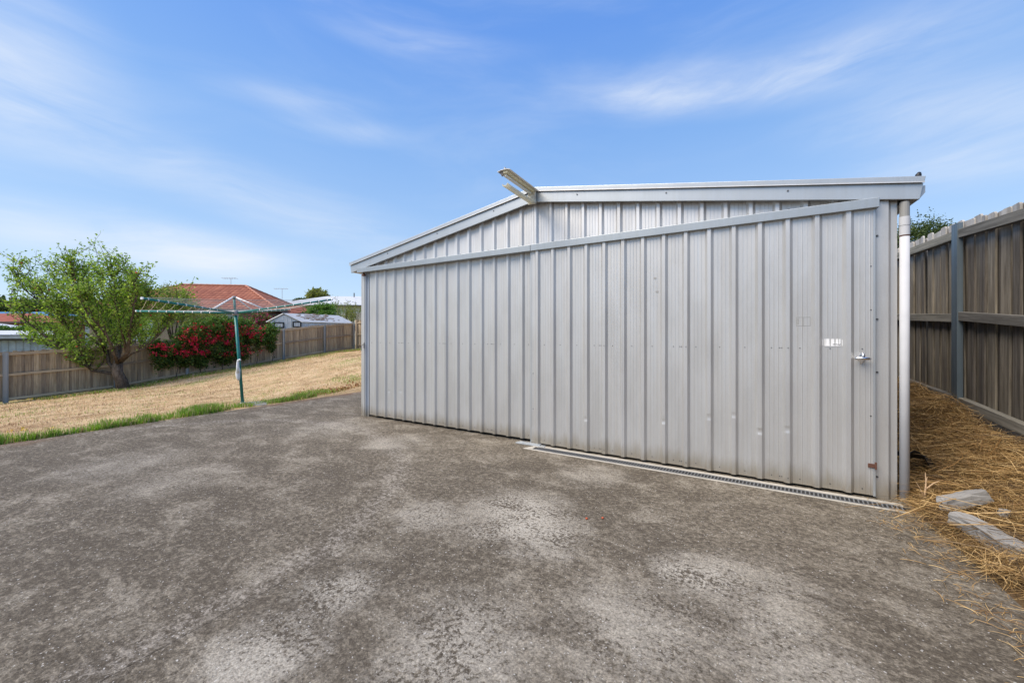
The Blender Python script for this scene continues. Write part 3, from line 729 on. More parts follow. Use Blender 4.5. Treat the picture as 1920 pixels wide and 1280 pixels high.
# back boundary (mostly hidden behind the shed) with lattice on top
bf = empty('paling_fence', (FX, 11.3, 0)); tag(bf, 'taller paling fence with grey lattice topping at the back corner of the yard', 'fence')
pb = paling_mesh('paling', 1.75, .105, .014, 'wood_left')
for layer in (0, 1):
    x = .05+layer*.083
    while x < 9:
        o = link('paling', pb, bf, loc=(x, .04+layer*.016, float(height(FX+x+.01, 11.2))+.03)); o.rotation_euler = (0, 0, R(90)); x += .17
for i in range(4):
    xa, xb = i*2.25, (i+1)*2.25
    for hgt in (.25, .9, 1.6): add_rail(bf, (FX+xa, 11.31, float(height(FX+xa, 11.2))+hgt), (FX+xb, 11.31, float(height(FX+xb, 11.2))+hgt), .04, .07, 'wood_left_rail')
    z0 = float(height(FX+xa, 11.2)); z1 = float(height(FX+xb, 11.2)); lt = MB()
    for k in range(-4, 23):
        for sg in (1, -1):
            x0, x1 = k*.1, k*.1+.42
            a, b = max(x0, 0), min(x1, 2.2)
            if b-a < .03: continue
            f0, f1 = (a-x0)/.42, (b-x0)/.42
            if sg < 0: f0, f1 = 1-f0, 1-f1
            zz = lambda xx, f: z0+(z1-z0)*xx/2.25+1.78+.42*f
            lt.bar((xa+a, -.03+.004*sg, zz(a, f0)), (xa+b, -.03+.004*sg, zz(b, f1)), .006, .022)
    o = lt.build('lattice', 'wood_right_rail', bf); o['kind'] = 'stuff'
    MB().box((xa-.05, -.06, z0), (xa+.05, -.01, z0+1.8)).build('post', 'wood_left_rail', bf)
# right boundary
RX = 6.90
rf = empty('paling_fence', (RX, 0, 0)); tag(rf, 'tall dark grey weathered paling fence beside the straw bank and shed', 'fence')
RP = [-2.4, -.35, 1.68, 3.75, 5.8, 7.9]
def rtop(y): return float(np.interp(y, [-3, .7, 1.68, 2.9, 8], [2.05, 2.29, 2.375, 2.43, 2.62]))
pm2 = [[paling_mesh('paling', 1.80, wd+.034*ly, .015, 'wood_right', .016) for wd in (.104, .098, .11, .10)] for ly in (0, 1)]
for layer in (0, 1):
    y = -2.4+layer*.086; i = 0
    while y < 7.9:
        o = link('paling', random.choice(pm2[layer]), rf, loc=((.045+layer*.021)+random.uniform(-.003, .003), y, rtop(y)-1.80+random.uniform(-.022, .014)))
        o.rotation_euler = (random.gauss(0, .005), random.gauss(0, .005), math.pi+random.gauss(0, .05)); i += 1; y = -2.4+layer*.086+i*.172+random.uniform(-.007, .007)
for a, b in zip(RP[:-1], RP[1:]):
    for off, jit in ((-.135, .0), (-.955, .015), (-1.80, .0)):
        add_rail(rf, (RX+.006, a+.03, rtop(a)+off-jit), (RX+.006, b-.03, rtop(b)+off), .055, .085, 'wood_right_rail')
for y in RP:
    MB().box((-.030, -.055, -.3), (-.023, .055, 1.84)).box((-.023, -.055, -.3), (.012, -.049, 1.84)).box((-.023, .049, -.3), (.012, .055, 1.84)).build('post', 'post_steel', rf, loc=(0, y, rtop(y)-1.87))

# ---------------------------------------------------------------- vegetation helpers
def leaves(name, P, size, mats, parent=None, midx=None, up=.35, aspect=.5):
    """two-triangle folded leaves at points P"""
    n = len(P); 
    d = rng.normal(size=(n, 3)); d[:, 2] += up; d /= np.linalg.norm(d, axis=1)[:, None]
    r = rng.normal(size=(n, 3)); s_ = np.cross(d, r); s_ /= np.linalg.norm(s_, axis=1)[:, None]; nn = np.cross(d, s_)
    L = size*rng.uniform(.6, 1.35, (n, 1)); Wd = L*aspect
    a = P; b = P+d*L*.5+s_*Wd*.5+nn*L*.08; c = P+d*L; e = P+d*L*.5-s_*Wd*.5+nn*L*.08
    V = np.stack([a, b, c, e], 1).reshape(-1, 3); f = np.arange(4*n).reshape(n, 4)
    F_ = np.concatenate([f[:, [0, 1, 2]], f[:, [0, 2, 3]]]); mi = None if midx is None else np.concatenate([midx, midx])
    me = fast_mesh(name, V, F_, mats, mi); return link(name, me, parent)
def clump_points(c, rad, n, nclump, spread=.33, shell=.55):
    c = np.array(c); rad = np.array(rad)
    q = rng.normal(size=(nclump, 3)); q /= np.linalg.norm(q, axis=1)[:, None]; q *= (shell+(1-shell)*rng.uniform(0, 1, (nclump, 1)))*rng.uniform(.8, 1.1, (nclump, 1))
    k = rng.integers(0, nclump, n)
    sp = spread*rng.uniform(.5, 1.3, nclump)[k][:, None]
    return c+(q[k]+rng.normal(size=(n, 3))*sp*.55)*rad
def shrub(name, label, cat, c, rad, n, size, leaf, nclump=40, group=None, trunk=True, ground=None, extra=None, spread=.33):
    g = ground if ground is not None else c[2]-rad[2]
    root = empty(name, (c[0], c[1], g)); tag(root, label, cat, group)
    P = clump_points((0, 0, c[2]-g), rad, n, nclump, spread)
    P = P[P[:, 2] > .02]
    mi = None; mats = [leaf]
    if extra: mats.append(extra[0]); mi = (rng.uniform(size=len(P)) < extra[1]).astype(int)
    o = leaves('crown', P, size, mats, root, mi); o['kind'] = 'stuff'
    m = MB()
    for k in range(5):
        a = k*1.26+random.random(); e = Vector((math.cos(a)*rad[0]*.55, math.sin(a)*rad[1]*.55, c[2]-g+rad[2]*random.uniform(-.1, .5)))
        m.tube([(0, 0, 0), (e.x*.2, e.y*.2, e.z*.45), e], [max(.02, rad[2]*.06), max(.015, rad[2]*.04), .01], 6)
    m.build('trunk', 'bark', root)
    return root

# ---------------------------------------------------------------- apple tree by the left fence
def fruit_tree():
    Z0 = 13.55; base = on_ground(232, Z0); base.z = float(height(base.x, base.y))-.05
    root = empty('apple_tree', base); tag(root, 'spreading apple tree with gnarled trunk and small orange fruit by the fence', 'tree')
    def q(px, py, dz=0.0): return at(px, 735-(735-py)*.87, Z0+dz)-base
    limbs = [([(232, 735, 0), (229, 712, 0), (224, 690, 0), (221, 672, .05)], .20, .14),
             ([(226, 712, 0), (212, 697, .0), (192, 691, -.1), (172, 688, -.2), (160, 672, -.3), (130, 650, -.4), (90, 618, -.6), (45, 580, -.8), (12, 545, -.9)], .10, .02),
             ([(225, 698, 0), (207, 672, .1), (197, 645, .2), (172, 595, .4), (125, 525, .5), (95, 482, .6)], .10, .02),
             ([(221, 674, .05), (219, 650, .2), (212, 600, .5), (196, 540, .8), (185, 480, 1.0)], .10, .02),
             ([(222, 672, .05), (238, 648, -.2), (246, 595, -.5), (250, 530, -.8), (246, 475, -.9)], .11, .02),
             ([(224, 672, .05), (244, 652, .1), (275, 641, .2), (305, 605, .3), (325, 570, .4), (338, 545, .5)], .08, .015),
             ([(221, 674, 0), (215, 650, -.4), (200, 610, -.9), (165, 560, -1.4), (140, 520, -1.6)], .08, .015),
             ([(220, 676, 0), (230, 640, .5), (228, 580, 1.1), (235, 520, 1.5)], .08, .015),
             ([(172, 688, -.2), (150, 664, .1), (105, 640, .3), (65, 622, .4)], .05, .012),
             ([(197, 645, .2), (150, 600, .0), (90, 555, -.1), (55, 520, -.2), (30, 478, -.2)], .05, .012),
             ([(197, 645, .2), (185, 610, -.3), (150, 560, -.5), (140, 500, -.6), (135, 470, -.6)], .06, .012),
             ([(218, 650, .2), (190, 600, .3), (165, 540, .2), (155, 490, .2)], .06, .012),
             ([(238, 648, -.2), (225, 590, -.6), (215, 530, -.6), (212, 475, -.5)], .06, .012),
             ([(160, 672, -.3), (140, 620, -.6), (110, 570, -.9), (80, 520, -1.0)], .05, .012),
             ([(246, 595, -.5), (262, 560, -.3), (272, 530, .0)], .04, .012)]
    wood = MB(); P = []; tw = []
    for pts, r0, r1 in limbs:
        pp = [q(*p) for p in pts]; n = len(pp)
        for i in range(1, n-1): pp[i] += Vector((random.gauss(0, .03), random.gauss(0, .03), random.gauss(0, .03)))
        wood.tube(pp, [(r0+(r1-r0)*(i/(n-1))**.6)*(1 if r0 > .15 else .78) for i in range(n)], 9)
        if r0 > .15: continue
        seg = [(pp[i], pp[i+1]) for i in range(n-1)]
        for k in range(int(40*(r0/.1)**.4)):
            f = random.uniform(.30, 1.0)*(n-1); i = min(int(f), n-2); s0 = seg[i][0].lerp(seg[i][1], f-i)
            along = (seg[i][1]-seg[i][0]).normalized()
            d = (Vector((random.gauss(0, .55), random.gauss(0, .55), .55+random.random()*.7))+along*.55).normalized()
            L = random.uniform(.4, 1.0)*(1.0 if f/(n-1) < .8 else .8)
            e = s0+d*L+Vector((random.gauss(0, .08), random.gauss(0, .08), .05)); md = s0.lerp(e, .5)+Vector((random.gauss(0, .06), random.gauss(0, .06), -.02))
            wood.tube([s0, md, e], [.014, .009, .004], 5, cap=False); tw.append((s0, md, e))
            for j in range(random.randint(2, 4)):
                b = s0.lerp(e, random.uniform(.25, .95)); d2 = (d*.5+Vector((random.gauss(0, .7), random.gauss(0, .7), random.gauss(.35, .5)))).normalized(); e2 = b+d2*random.uniform(.22, .55)
                wood.tube([b, e2], [.006, .003], 4, cap=False); tw.append((b, b.lerp(e2, .5), e2))
    for k in range(75):      # long upright water shoots along the crown's outline
        a, b, c = random.choice(tw[:len(tw)//1]); 
        if c.z < 2.6: continue
        e = c+Vector((random.gauss(0, .18), random.gauss(0, .18), random.uniform(.2, .6)))+RIGHT*(c.dot(RIGHT)*.07)
        wood.tube([b, c, e], [.008, .006, .003], 4, cap=False)
        for j in range(13): P.append(c.lerp(e, random.uniform(.0, 1.05))+Vector((random.gauss(0, .035), random.gauss(0, .035), random.gauss(0, .03))))
    for a, b, c in tw:
        L = (c-a).length
        for j in range(int(21*L)+3):
            f = random.uniform(.1, 1.05); p = a.lerp(b, f*2) if f < .5 else b.lerp(c, f*2-1)
            P.append(p+Vector((random.gauss(0, .05), random.gauss(0, .05), random.gauss(0, .045))))
    wood.build('trunk', 'bark', root, smooth=True)
    P = np.array([tuple(p) for p in P]); print('apple leaves', len(P))
    o = leaves('crown', P, .092, ['leaf_apple'], root); o['kind'] = 'stuff'
    fm = MB()
    for i in rng.integers(0, len(P), 45):
        p = Vector(P[i])-Vector((0, 0, .06)); fm.tube([p+UP*.028, p+UP*.02, p, p-UP*.02, p-UP*.028], [.01, .024, .031, .024, .008], 7)
    o = fm.build('fruit', 'fruit', root, smooth=True); o['kind'] = 'stuff'
fruit_tree()

# ---------------------------------------------------------------- flowering climber over the left fence
def climber():
    yc = 3.9; root = empty('flowering_climber', (FX+.12, yc, float(zf(yc)))); tag(root, 'dark green climber with crimson flowers draped over the paling fence', 'climber')
    base = np.array(root.location)
    lobes = [(2.2, .95, .32, .40, .50), (2.7, 1.25, .4, .5, .55), (3.2, 1.85, .5, .5, .45), (3.9, 1.95, .5, .6, .5), (4.6, 1.9, .5, .6, .5), (3.5, 1.2, .5, .7, .65), (4.4, 1.2, .5, .7, .65), (5.1, 1.7, .45, .5, .5), (5.5, 1.25, .42, .45, .55),
             (3.0, .75, .32, .3, .4), (4.3, .62, .34, .45, .38), (5.0, .7, .3, .35, .36), (3.5, .6, .3, .3, .35), (6.3, 1.5, .32, .34, .42), (6.3, .95, .22, .2, .42), (5.9, 1.45, .3, .3, .35), (2.0, 1.45, .3, .25, .3)]
    P = []; 
    for y, z, rx, ry, rz_ in lobes:
        n = int(3200*ry*rz_/.3)
        P.append(clump_points((FX+.15, y, float(zf(y))+z), (rx, ry, rz_), n, 26, .36, .5))
    P = np.concatenate(P)-base; zz = P[:, 2]
    r_ = rng.uniform(size=len(P)); front = P[:, 0] > -.05
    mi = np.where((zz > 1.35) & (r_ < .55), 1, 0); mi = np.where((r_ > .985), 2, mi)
    print('climber leaves', len(P))
    o = leaves('foliage', P, .082, ['leaf_vine', 'leaf_bright', 'leaf_dead'], root, mi, up=-.1, aspect=.62); o['kind'] = 'stuff'
    Q = []
    for k in range(290):
        i = rng.integers(0, len(P)); p = P[i]
        if p[2] < .75 or p[2] > 2.1 or p[1] > 1.9 or rng.uniform() < (1.3-p[2])*.9: continue
        off = np.array([.16+rng.uniform(0, .14), 0, 0]); y = p[1]+yc
        Q.append(np.array([.28+rng.uniform(0, .22), p[1], p[2]])+rng.normal(size=(rng.integers(5, 20), 3))*np.array([.04, .055, .05]))
    Q = np.concatenate(Q)
    o = leaves('blossoms', Q, .062, ['flower_red'], root, None, up=.1, aspect=.8); o['kind'] = 'stuff'
    m = MB()
    for y in (2.6, 3.4, 4.2, 4.9, 5.6, 6.3):
        z0 = float(zf(y))-base[2]
        m.tube([(.08, y-yc, z0), (.13, y-yc+.06, z0+.5), (.08, y-yc-.05, z0+1.1), (.0, y-yc, z0+1.6)], [.018, .014, .012, .008], 6)
    m.build('stems', 'bark', root)
climber()
# ---------------------------------------------------------------- neighbours beyond the left fence
def quad_uv(me):
    """planar UVs in metres per face: u along the horizontal, v up the slope"""
    uv = me.uv_layers.new(name='UVMap')
    for p in me.polygons:
        n = p.normal; h = Vector((0, 0, 1)).cross(n); h = h.normalized() if h.length > 1e-4 else Vector((1, 0, 0)); v = n.cross(h)
        for li in p.loop_indices:
            c = me.vertices[me.loops[li].vertex_index].co; uv.data[li].uv = (c.dot(h), c.dot(v))
def hip_house(name, label, Rend, ze, w_, length, phi, roofmat, wallmat, zg, cat='house', hips=True, ridge_end_hip=True, windows=(), overhang=.55):
    """Rend: right end of the ridge (world); ridge runs to the left of it, phi turns it in plan"""
    a = (RIGHT*math.cos(phi)+FWD*math.sin(phi)).normalized(); n = (RIGHT*math.sin(phi)-FWD*math.cos(phi)).normalized()
    root = empty(name, (Rend.x, Rend.y, zg)); tag(root, label, cat)
    zr_ = Rend.z-zg; e = ze-zg
    Rr = Vector((0, 0, zr_)); Rl = -a*length+UP*zr_
    A = a*w_+n*w_+UP*e; B = a*w_-n*w_+UP*e; C = -a*(length+w_)-n*w_+UP*e; D = -a*(length+w_)+n*w_+UP*e
    m = MB().add([Rr, Rl, A, B, C, D], [(2, 0, 1, 5), (2, 3, 0), (3, 4, 1, 0), (4, 5, 1)])
    roof = m.build('roof', roofmat, root); quad_uv(roof.data)
    s = roof.modifiers.new('thick', 'SOLIDIFY'); s.thickness = .05; s.offset = -1
    if hips:
        h = MB()
        for p, q in ((Rr, A), (Rr, B), (Rr, Rl), (Rl, D), (Rl, C)):
            L = (q-p).length; k = int(L/.4)
            for i in range(k):
                u, v = p.lerp(q, i/k)+UP*.02, p.lerp(q, (i+1.05)/k)+UP*.02; h.tube([u, v], [.075, .095], 6)
        h.build('ridge_tiles', 'hip_tile', roof)
    g = MB(); 
    for p, q in ((D, A), (A, B)): g.bar(p-UP*.11, q-UP*.11, .12, .13)
    g.build('gutter', 'gutter_dark', root)
    ww = w_-overhang; 
    P4 = [a*ww+n*ww, a*ww-n*ww, -a*(length+ww)-n*ww, -a*(length+ww)+n*ww]
    m = MB(); m.hexa([P4[0], P4[3], P4[2], P4[1]]+[p+UP*(e-.02) for p in (P4[0], P4[3], P4[2], P4[1])]); m.build('wall', wallmat, root)
    for (along, zlo, zhi, wd, pane) in windows:
        c = P4[0]-a*along+n*.02; wn = MB().hexa([c+UP*zlo-n*.03, c-a*wd+UP*zlo-n*.03, c-a*wd+UP*zlo+n*.03, c+UP*zlo+n*.03, c+UP*zhi-n*.03, c-a*wd+UP*zhi-n*.03, c-a*wd+UP*zhi+n*.03, c+UP*zhi+n*.03]).build('window', 'gutter_pale', root)
        sl = MB(); k = int(wd/.12)
        for i in range(k):
            x0, x1 = .04+(wd-.08)*i/k, .04+(wd-.08)*(i+.92)/k
            sl.hexa([c-a*x0+UP*(zlo+.05)+n*.03, c-a*x1+UP*(zlo+.05)+n*.03, c-a*x1+UP*(zlo+.05)+n*.045, c-a*x0+UP*(zlo+.05)+n*.045, c-a*x0+UP*(zhi-.05)+n*.03, c-a*x1+UP*(zhi-.05)+n*.03, c-a*x1+UP*(zhi-.05)+n*.045, c-a*x0+UP*(zhi-.05)+n*.045])
        sl.build('blind', pane, wn)
    return root, a, n
house, ha, hn = hip_house('brick_house', 'brick house with large terracotta tiled hip roof behind the clothes hoist', at(461, 536, 30), 3.12, 4.0, 4.4, R(9), 'roof_tile', 'brown_brick', -.3,
          windows=((2.2, 1.0, 3.05, 2.6, 'blind'), (7.5, 1.2, 2.6, 1.6, 'blind')))
# lower verandah wing at the right of the house
wg = MB(); hb = Vector(house.location)
w0 = at(508, 573, 29)-hb; w1 = at(545, 569, 31)-hb; w2 = at(592, 583, 32)-hb; w3 = at(540, 588, 27.5)-hb; w4 = at(505, 586, 27)-hb
wg.add([w0, w1, w2, w3, w4], [(0, 1, 2, 3, 4)]); wo = wg.build('verandah_roof', 'roof_tile', house); quad_uv(wo.data); s = wo.modifiers.new('t', 'SOLIDIFY'); s.thickness = .08; s.offset = -1
MB().bar(w4-UP*.12, w3-UP*.12, .1, .14).bar(w3-UP*.12, w2-UP*.12, .1, .14).build('gutter', 'gutter_dark', house)
pm = MB()
for p in (w3, w2): pm.tube([p-UP*.1, Vector((p.x, p.y, 0))], .05, 8)
pm.build('verandah_post', 'gutter_dark', house)
# TV aerials
def aerial(p, hgt, label):
    root = empty('tv_aerial', p); tag(root, label, 'aerial')
    MB().tube([(0, 0, -.2), (0, 0, hgt)], .016, 6).build('mast', 'gutter_pale', root)
    b = MB().tube([RIGHT*-.7+UP*hgt, RIGHT*.5+UP*hgt], .012, 5)
    for k in range(6): c = RIGHT*(-.6+k*.2)+UP*hgt; b.tube([c-FWD*.35+RIGHT*.1, c+FWD*.35-RIGHT*.1], .009, 4)
    b.build('boom', 'gutter_pale', root)
aerial(at(529, 562, 32.5), .95, 'thin tv aerial above the falling hip of the terracotta roof')
aerial(at(433, 537, 30.2), .65, 'thin tv aerial above the long terracotta ridge')

def gable_shed():
    # long pale shed just beyond the fence: gable end towards us, long wall to the right
    Zg = 20.8; c0 = at(507, 603, Zg); c1 = at(566, 598.5, Zg+.6); pk = at(535, 589, Zg+.3)
    c1.z = c0.z; far_d = (at(661, 601, 23.7)-c1); far_d.z = 0
    zg = .0; root = empty('garden_shed', (c0.x, c0.y, zg)); tag(root, 'low pale blue-grey garden shed with two dark-framed windows beyond the fence', 'shed')
    b = Vector(root.location); c0, c1, pk = c0-b, c1-b, pk-b
    def ground(p): return Vector((p.x, p.y, 0))
    def ribs(p, q, zt, name, amp=.012, pitch=.2):
        L = (q-p).length; d = (q-p).normalized(); nn = d.cross(UP).normalized(); k = int(L/pitch); V = []; 
        for i in range(k+1):
            for f, h in ((0, 0), (.78, 0), (.84, amp), (.94, amp)):
                s = (i+f)*pitch
                if s > L: break
                p_ = p+d*s+nn*h; V += [Vector((p_.x, p_.y, 0)), Vector((p_.x, p_.y, zt(s/L)))]
        p_ = q; V += [Vector((p_.x, p_.y, 0)), Vector((p_.x, p_.y, zt(1)))]
        n = len(V)//2; return MB().add(V, [(2*i, 2*i+2, 2*i+3, 2*i+1) for i in range(n-1)]).build(name, 'shed_wall', root)
    fpk = ((pk-c0).x**2+(pk-c0).y**2)**.5/((c1-c0).x**2+(c1-c0).y**2)**.5
    ribs(c0, c1, lambda f: c0.z+(pk.z-c0.z)*(f/fpk if f < fpk else (1-f)/(1-fpk)), 'gable_wall')
    e1 = c1+far_d; e0 = c0+far_d; ep = pk+far_d
    ribs(c1, e1, lambda f: c1.z, 'long_wall')
    MB().add([ground(c0), ground(e0), e0, c0], [(0, 1, 2, 3)]).build('long_wall', 'shed_wall', root)
    MB().add([ground(e0), ground(e1), e1, ep, e0], [(0, 1, 2, 3, 4)]).build('gable_wall', 'shed_wall', root)
    over = -far_d.normalized()*.12
    sp = (c1-pk).normalized()*.1; sp2 = (c0-pk).normalized()*.1
    for p, s_ in ((c1, sp), (c0, sp2)):
        rs = MB().add([pk+over+UP*.03, p+over+s_+UP*.03, p+far_d+s_+UP*.03, ep+UP*.03], [(0, 1, 2, 3)]).build('roof', 'white_roof', root)
        m_ = rs.modifiers.new('t', 'SOLIDIFY'); m_.thickness = .04
    db = MB()
    for k in range(85):   # leaf litter and rust flakes lying on the near roof slope
        f, g = random.uniform(.05, .95), random.betavariate(2.2, 2.6)*.75+.08
        p = (pk+(c1-pk)*f)+far_d*g+UP*.075; r_ = random.uniform(.03, .12); a = random.random()*3
        sl = (c1-pk).normalized(); e = far_d.normalized()
        db.add([p-e*r_*1.6, p+sl*r_*.7, p+e*r_*1.3+UP*.05, p-sl*r_*.6+UP*.03], [(0, 1, 2, 3)])
    o = db.build('roof_litter', 'rusty_roof', root); o['kind'] = 'stuff'
    gd = (c1-c0).normalized(); gn = gd.cross(UP).normalized()
    L = (c1-c0).length
    for f0, f1, z0, z1 in ((.10, .44, -.34, -.02), (.70, .99, -.30, .03)):
        p0, p1 = c0+gd*L*f0+gn*.03, c0+gd*L*f1+gn*.03; m = MB(); t_ = .06
        def fr(a, b, za, zb): m.hexa([Vector((v.x, v.y, c0.z+z)) for z in (za, zb) for v in (a, b, b+gn*.03, a+gn*.03)])
        fr(p0, p1, z0, z0+t_); fr(p0, p1, z1-t_, z1); fr(p0, p0+gd*t_, z0+t_, z1-t_); fr(p1-gd*t_, p1, z0+t_, z1-t_)
        wn = m.build('window', 'plain_dark', root)
        MB().hexa([Vector((v.x, v.y, c0.z+z)) for z in (z0+t_, z1-t_) for v in (p0+gd*t_, p1-gd*t_, p1-gd*t_+gn*.012, p0+gd*t_+gn*.012)]).build('pane', 'window_pane', wn)
        bb = MB()
        for k in range(1, 6): q_ = p0.lerp(p1, k/6)+gn*.016; bb.tube([Vector((q_.x, q_.y, c0.z+z0+t_)), Vector((q_.x, q_.y, c0.z+z1-t_))], .008, 5)
        bb.build('bars', 'gutter_dark', wn)
gable_shed()

# white-roofed house further back
wh, _, _ = hip_house('weatherboard_house', 'cream weatherboard house with a plain white metal roof', at(600+190, 556.5, 52), at(600, 572, 47).z, 5.0, 12.5, R(4), 'white_roof', 'cream_wall', 0.0, hips=False)
MB().tube([(0, 0, 0), (0, 0, .55)], .07, 8).build('flue', 'gutter_dark', wh, loc=at(664, 557, 50)-Vector(wh.location))
# long low outbuilding behind the fence, far left
def outbuilding():
    a0, a1 = at(-170, 628, 15.2), at(112, 622, 17.5); b0, b1 = at(-230, 619, 18.2), at(104, 615.5, 20.5)
    a1.z = a0.z; b1.z = b0.z = a0.z+.22
    root = empty('outbuilding', (a1.x, a1.y, -.95)); tag(root, 'long low pale outbuilding with white sheet roof just beyond the fence', 'outbuilding'); o = Vector(root.location)
    a0, a1, b0, b1 = [v-o for v in (a0, a1, b0, b1)]
    n = 26
    m = MB()
    for i in range(n):
        p, q = a0.lerp(a1, i/n), a0.lerp(a1, (i+.985)/n); r_, s_ = b0.lerp(b1, i/n), b0.lerp(b1, (i+.985)/n); u = UP*.03
        m = MB().hexa([p, q, s_, r_, p+u, q+u, s_+u, r_+u]); m.build('roof_sheet', 'white_roof', root)
    d = (a1-a0).normalized(); nn = d.cross(UP)
    MB().bar(a0-UP*.09+nn*.06, a1-UP*.09+nn*.06, .11, .12).build('gutter', 'gutter_pale', root)
    MB().bar(a0-UP*.20-nn*.05, a1-UP*.20-nn*.05, .05, .08).build('fascia', 'gutter_dark', root)
    w0, w1 = a0-nn*.3, a1-nn*.3-d*.2; c0, c1 = b0+nn*.1, b1+nn*.1-d*.2
    fl_ = lambda p: Vector((p.x, p.y, 0))
    MB().add([fl_(w0), fl_(w1), fl_(c1), fl_(c0), w0-UP*.02, w1-UP*.02, c1-UP*.02, c0-UP*.02], [(0, 1, 5, 4), (1, 2, 6, 5), (2, 3, 7, 6), (3, 0, 4, 7)]).build('wall', 'shed_wall', root)
    st = MB()
    for i in range(18): p = w0.lerp(w1, i/18+.02)+nn*.012; st.bar(fl_(p), p-UP*.03, .03, .02, up=nn)
    st.build('wall_battens', 'gutter_pale', root)
outbuilding()
hip_house('red_brick_house', 'distant red brick house with red tiled roof left of the apple tree', at(62, 587.5, 47), at(40, 603, 44).z, 3.6, 9.0, R(-3), 'far_red_roof', 'red_brick', -.6, hips=False,
          windows=((1.5, 1.2, 2.4, 1.6, 'blind'),))
hip_house('blue_roof_building', 'distant building whose blue roof shows over the red house', at(100, 584.5, 66), at(100, 591, 62).z, 3.5, 12.0, R(0), 'blue_roof', 'cream_wall', -.6, cat='building', hips=False)
hip_house('pale_roof_cottage', 'small cottage with pale grey roof peeping over the hedge', at(-14, 604.5, 31), at(10, 613, 29.5).z, 1.6, 5.0, R(0), 'white_roof', 'red_brick', -.8, cat='cottage', hips=False)

def gz(px, Z): q = on_ground(px, Z); return float(height(q.x, q.y))
def bush_at(name, label, cat, px, py, Z, rw, rh, n, size, leaf, **kw):
    """px,py: centre of the crown in the photograph; rw, rh half sizes in px"""
    c = at(px, py, Z); k = Z/F
    return shrub(name, label, cat, tuple(c), (rw*k, rw*k*.85, rh*k), n, size, leaf, ground=gz(px, Z), **kw)
hp_ = at(30, 621, 24.5); hroot = empty('hedge', (hp_.x, hp_.y, gz(30, 24.5))); tag(hroot, 'yellow-green hedge growing behind the long low outbuilding', 'hedge')
P_ = np.concatenate([clump_points(tuple(at(-24+i*17, 621, 23.5+i*.4)-Vector(hroot.location)), (.55, .5, .32+.04*math.sin(i*2.1)), 1400, 22) for i in range(7)])
o = leaves('crown', P_, .11, ['leaf_bright'], hroot); o['kind'] = 'stuff'
m = MB()
for i in range(7):
    q_ = at(-24+i*17, 621, 23.5+i*.4)-Vector(hroot.location); m.tube([(q_.x, q_.y, -.1), (q_.x+.05, q_.y, q_.z*.5), (q_.x, q_.y+.05, q_.z)], [.05, .04, .02], 6)
m.build('stems', 'bark', hroot)
far_trees = [(-40, 574, 95, 38, 20), (8, 578, 90, 26, 15), (48, 577, 100, 30, 14), (95, 577, 110, 34, 12), (140, 580, 105, 26, 12), (300, 585, 80, 24, 14)]
for i, (px, py, Z, rw, rh) in enumerate(far_trees):
    bush_at('distant_tree', 'dark green distant tree on the skyline behind the red and blue roofs', 'tree', px, py, Z, rw, rh, 3200, .75, 'leaf_dark', nclump=34, group='distant skyline trees')
bush_at('round_tree', 'round-topped green tree standing beyond the white metal roof', 'tree', 596, 556, 62, 19, 12, 5000, .42, 'leaf_olive', nclump=26, spread=.4)
bush_at('low_tree', 'low spreading dark tree just right of the terracotta hip', 'tree', 563, 567, 58, 17, 6, 2600, .35, 'leaf_dark', nclump=20)
bush_at('green_bush', 'dense bright green bush rising behind the garden shed roof', 'bush', 609, 585, 27.5, 30, 15, 5200, .13, 'leaf_bright', nclump=34)
bush_at('magenta_bush', 'bushy shrub covered in magenta flowers beside the garden shed', 'shrub', 493, 602, 22.5, 24, 15, 4200, .10, 'leaf_vine', nclump=30, extra=('flower_magenta', .42))
bush_at('olive_shrub', 'yellowish shrub between the climber and the brick house', 'shrub', 385, 603, 20.5, 38, 22, 6500, .10, 'leaf_olive', nclump=40)
bush_at('olive_tree', 'loose olive-green tree in front of the terracotta roof beside the apple tree', 'tree', 325, 572, 18.6, 42, 38, 5200, .095, 'leaf_olive', nclump=64, spread=.30)
bush_at('leafy_shrub', 'mid green shrub filling the gap between apple tree and climber', 'shrub', 255, 610, 17.5, 40, 30, 6000, .09, 'leaf_apple', nclump=44)
def sapling(px, ptop, pbot, Z, label):
    b = at(px, pbot, Z); b.z = gz(px, Z); top = at(px, ptop, Z).z-b.z; root = empty('sapling', b); tag(root, label, 'sapling', 'thin saplings before the white roof')
    m = MB(); P = []
    for k in range(11):
        e = Vector((random.gauss(0, .38), random.gauss(0, .38), top*random.uniform(.75, 1.0))); m.tube([(0, 0, 0), (e.x*.35, e.y*.35, top*.55), e], [.02, .013, .004], 5)
        for j in range(75):
            f = random.uniform(.45, 1); P.append((e.x*f+random.gauss(0, .07), e.y*f+random.gauss(0, .07), top*.55+(e.z-top*.55)*(f-.45)/.55+random.gauss(0, .05)))
    m.build('trunk', 'bark', root); o = leaves('crown', np.array(P), .10, ['leaf_olive'], root); o['kind'] = 'stuff'
sapling(646, 556, 612, 26, 'thin pale green sapling standing before the white metal roof'); sapling(662, 561, 612, 25.4, 'shorter thin sapling right beside the lattice of the back fence')
# tree beyond the right fence
c = at(1722, 452, 13.5); k = 13.5/F
shrub('garden_tree', 'bushy olive-green tree top showing over the tall grey fence', 'tree', tuple(c), (46*k, 46*k, 36*k), 9000, .075, 'leaf_dark', nclump=60, ground=.7)

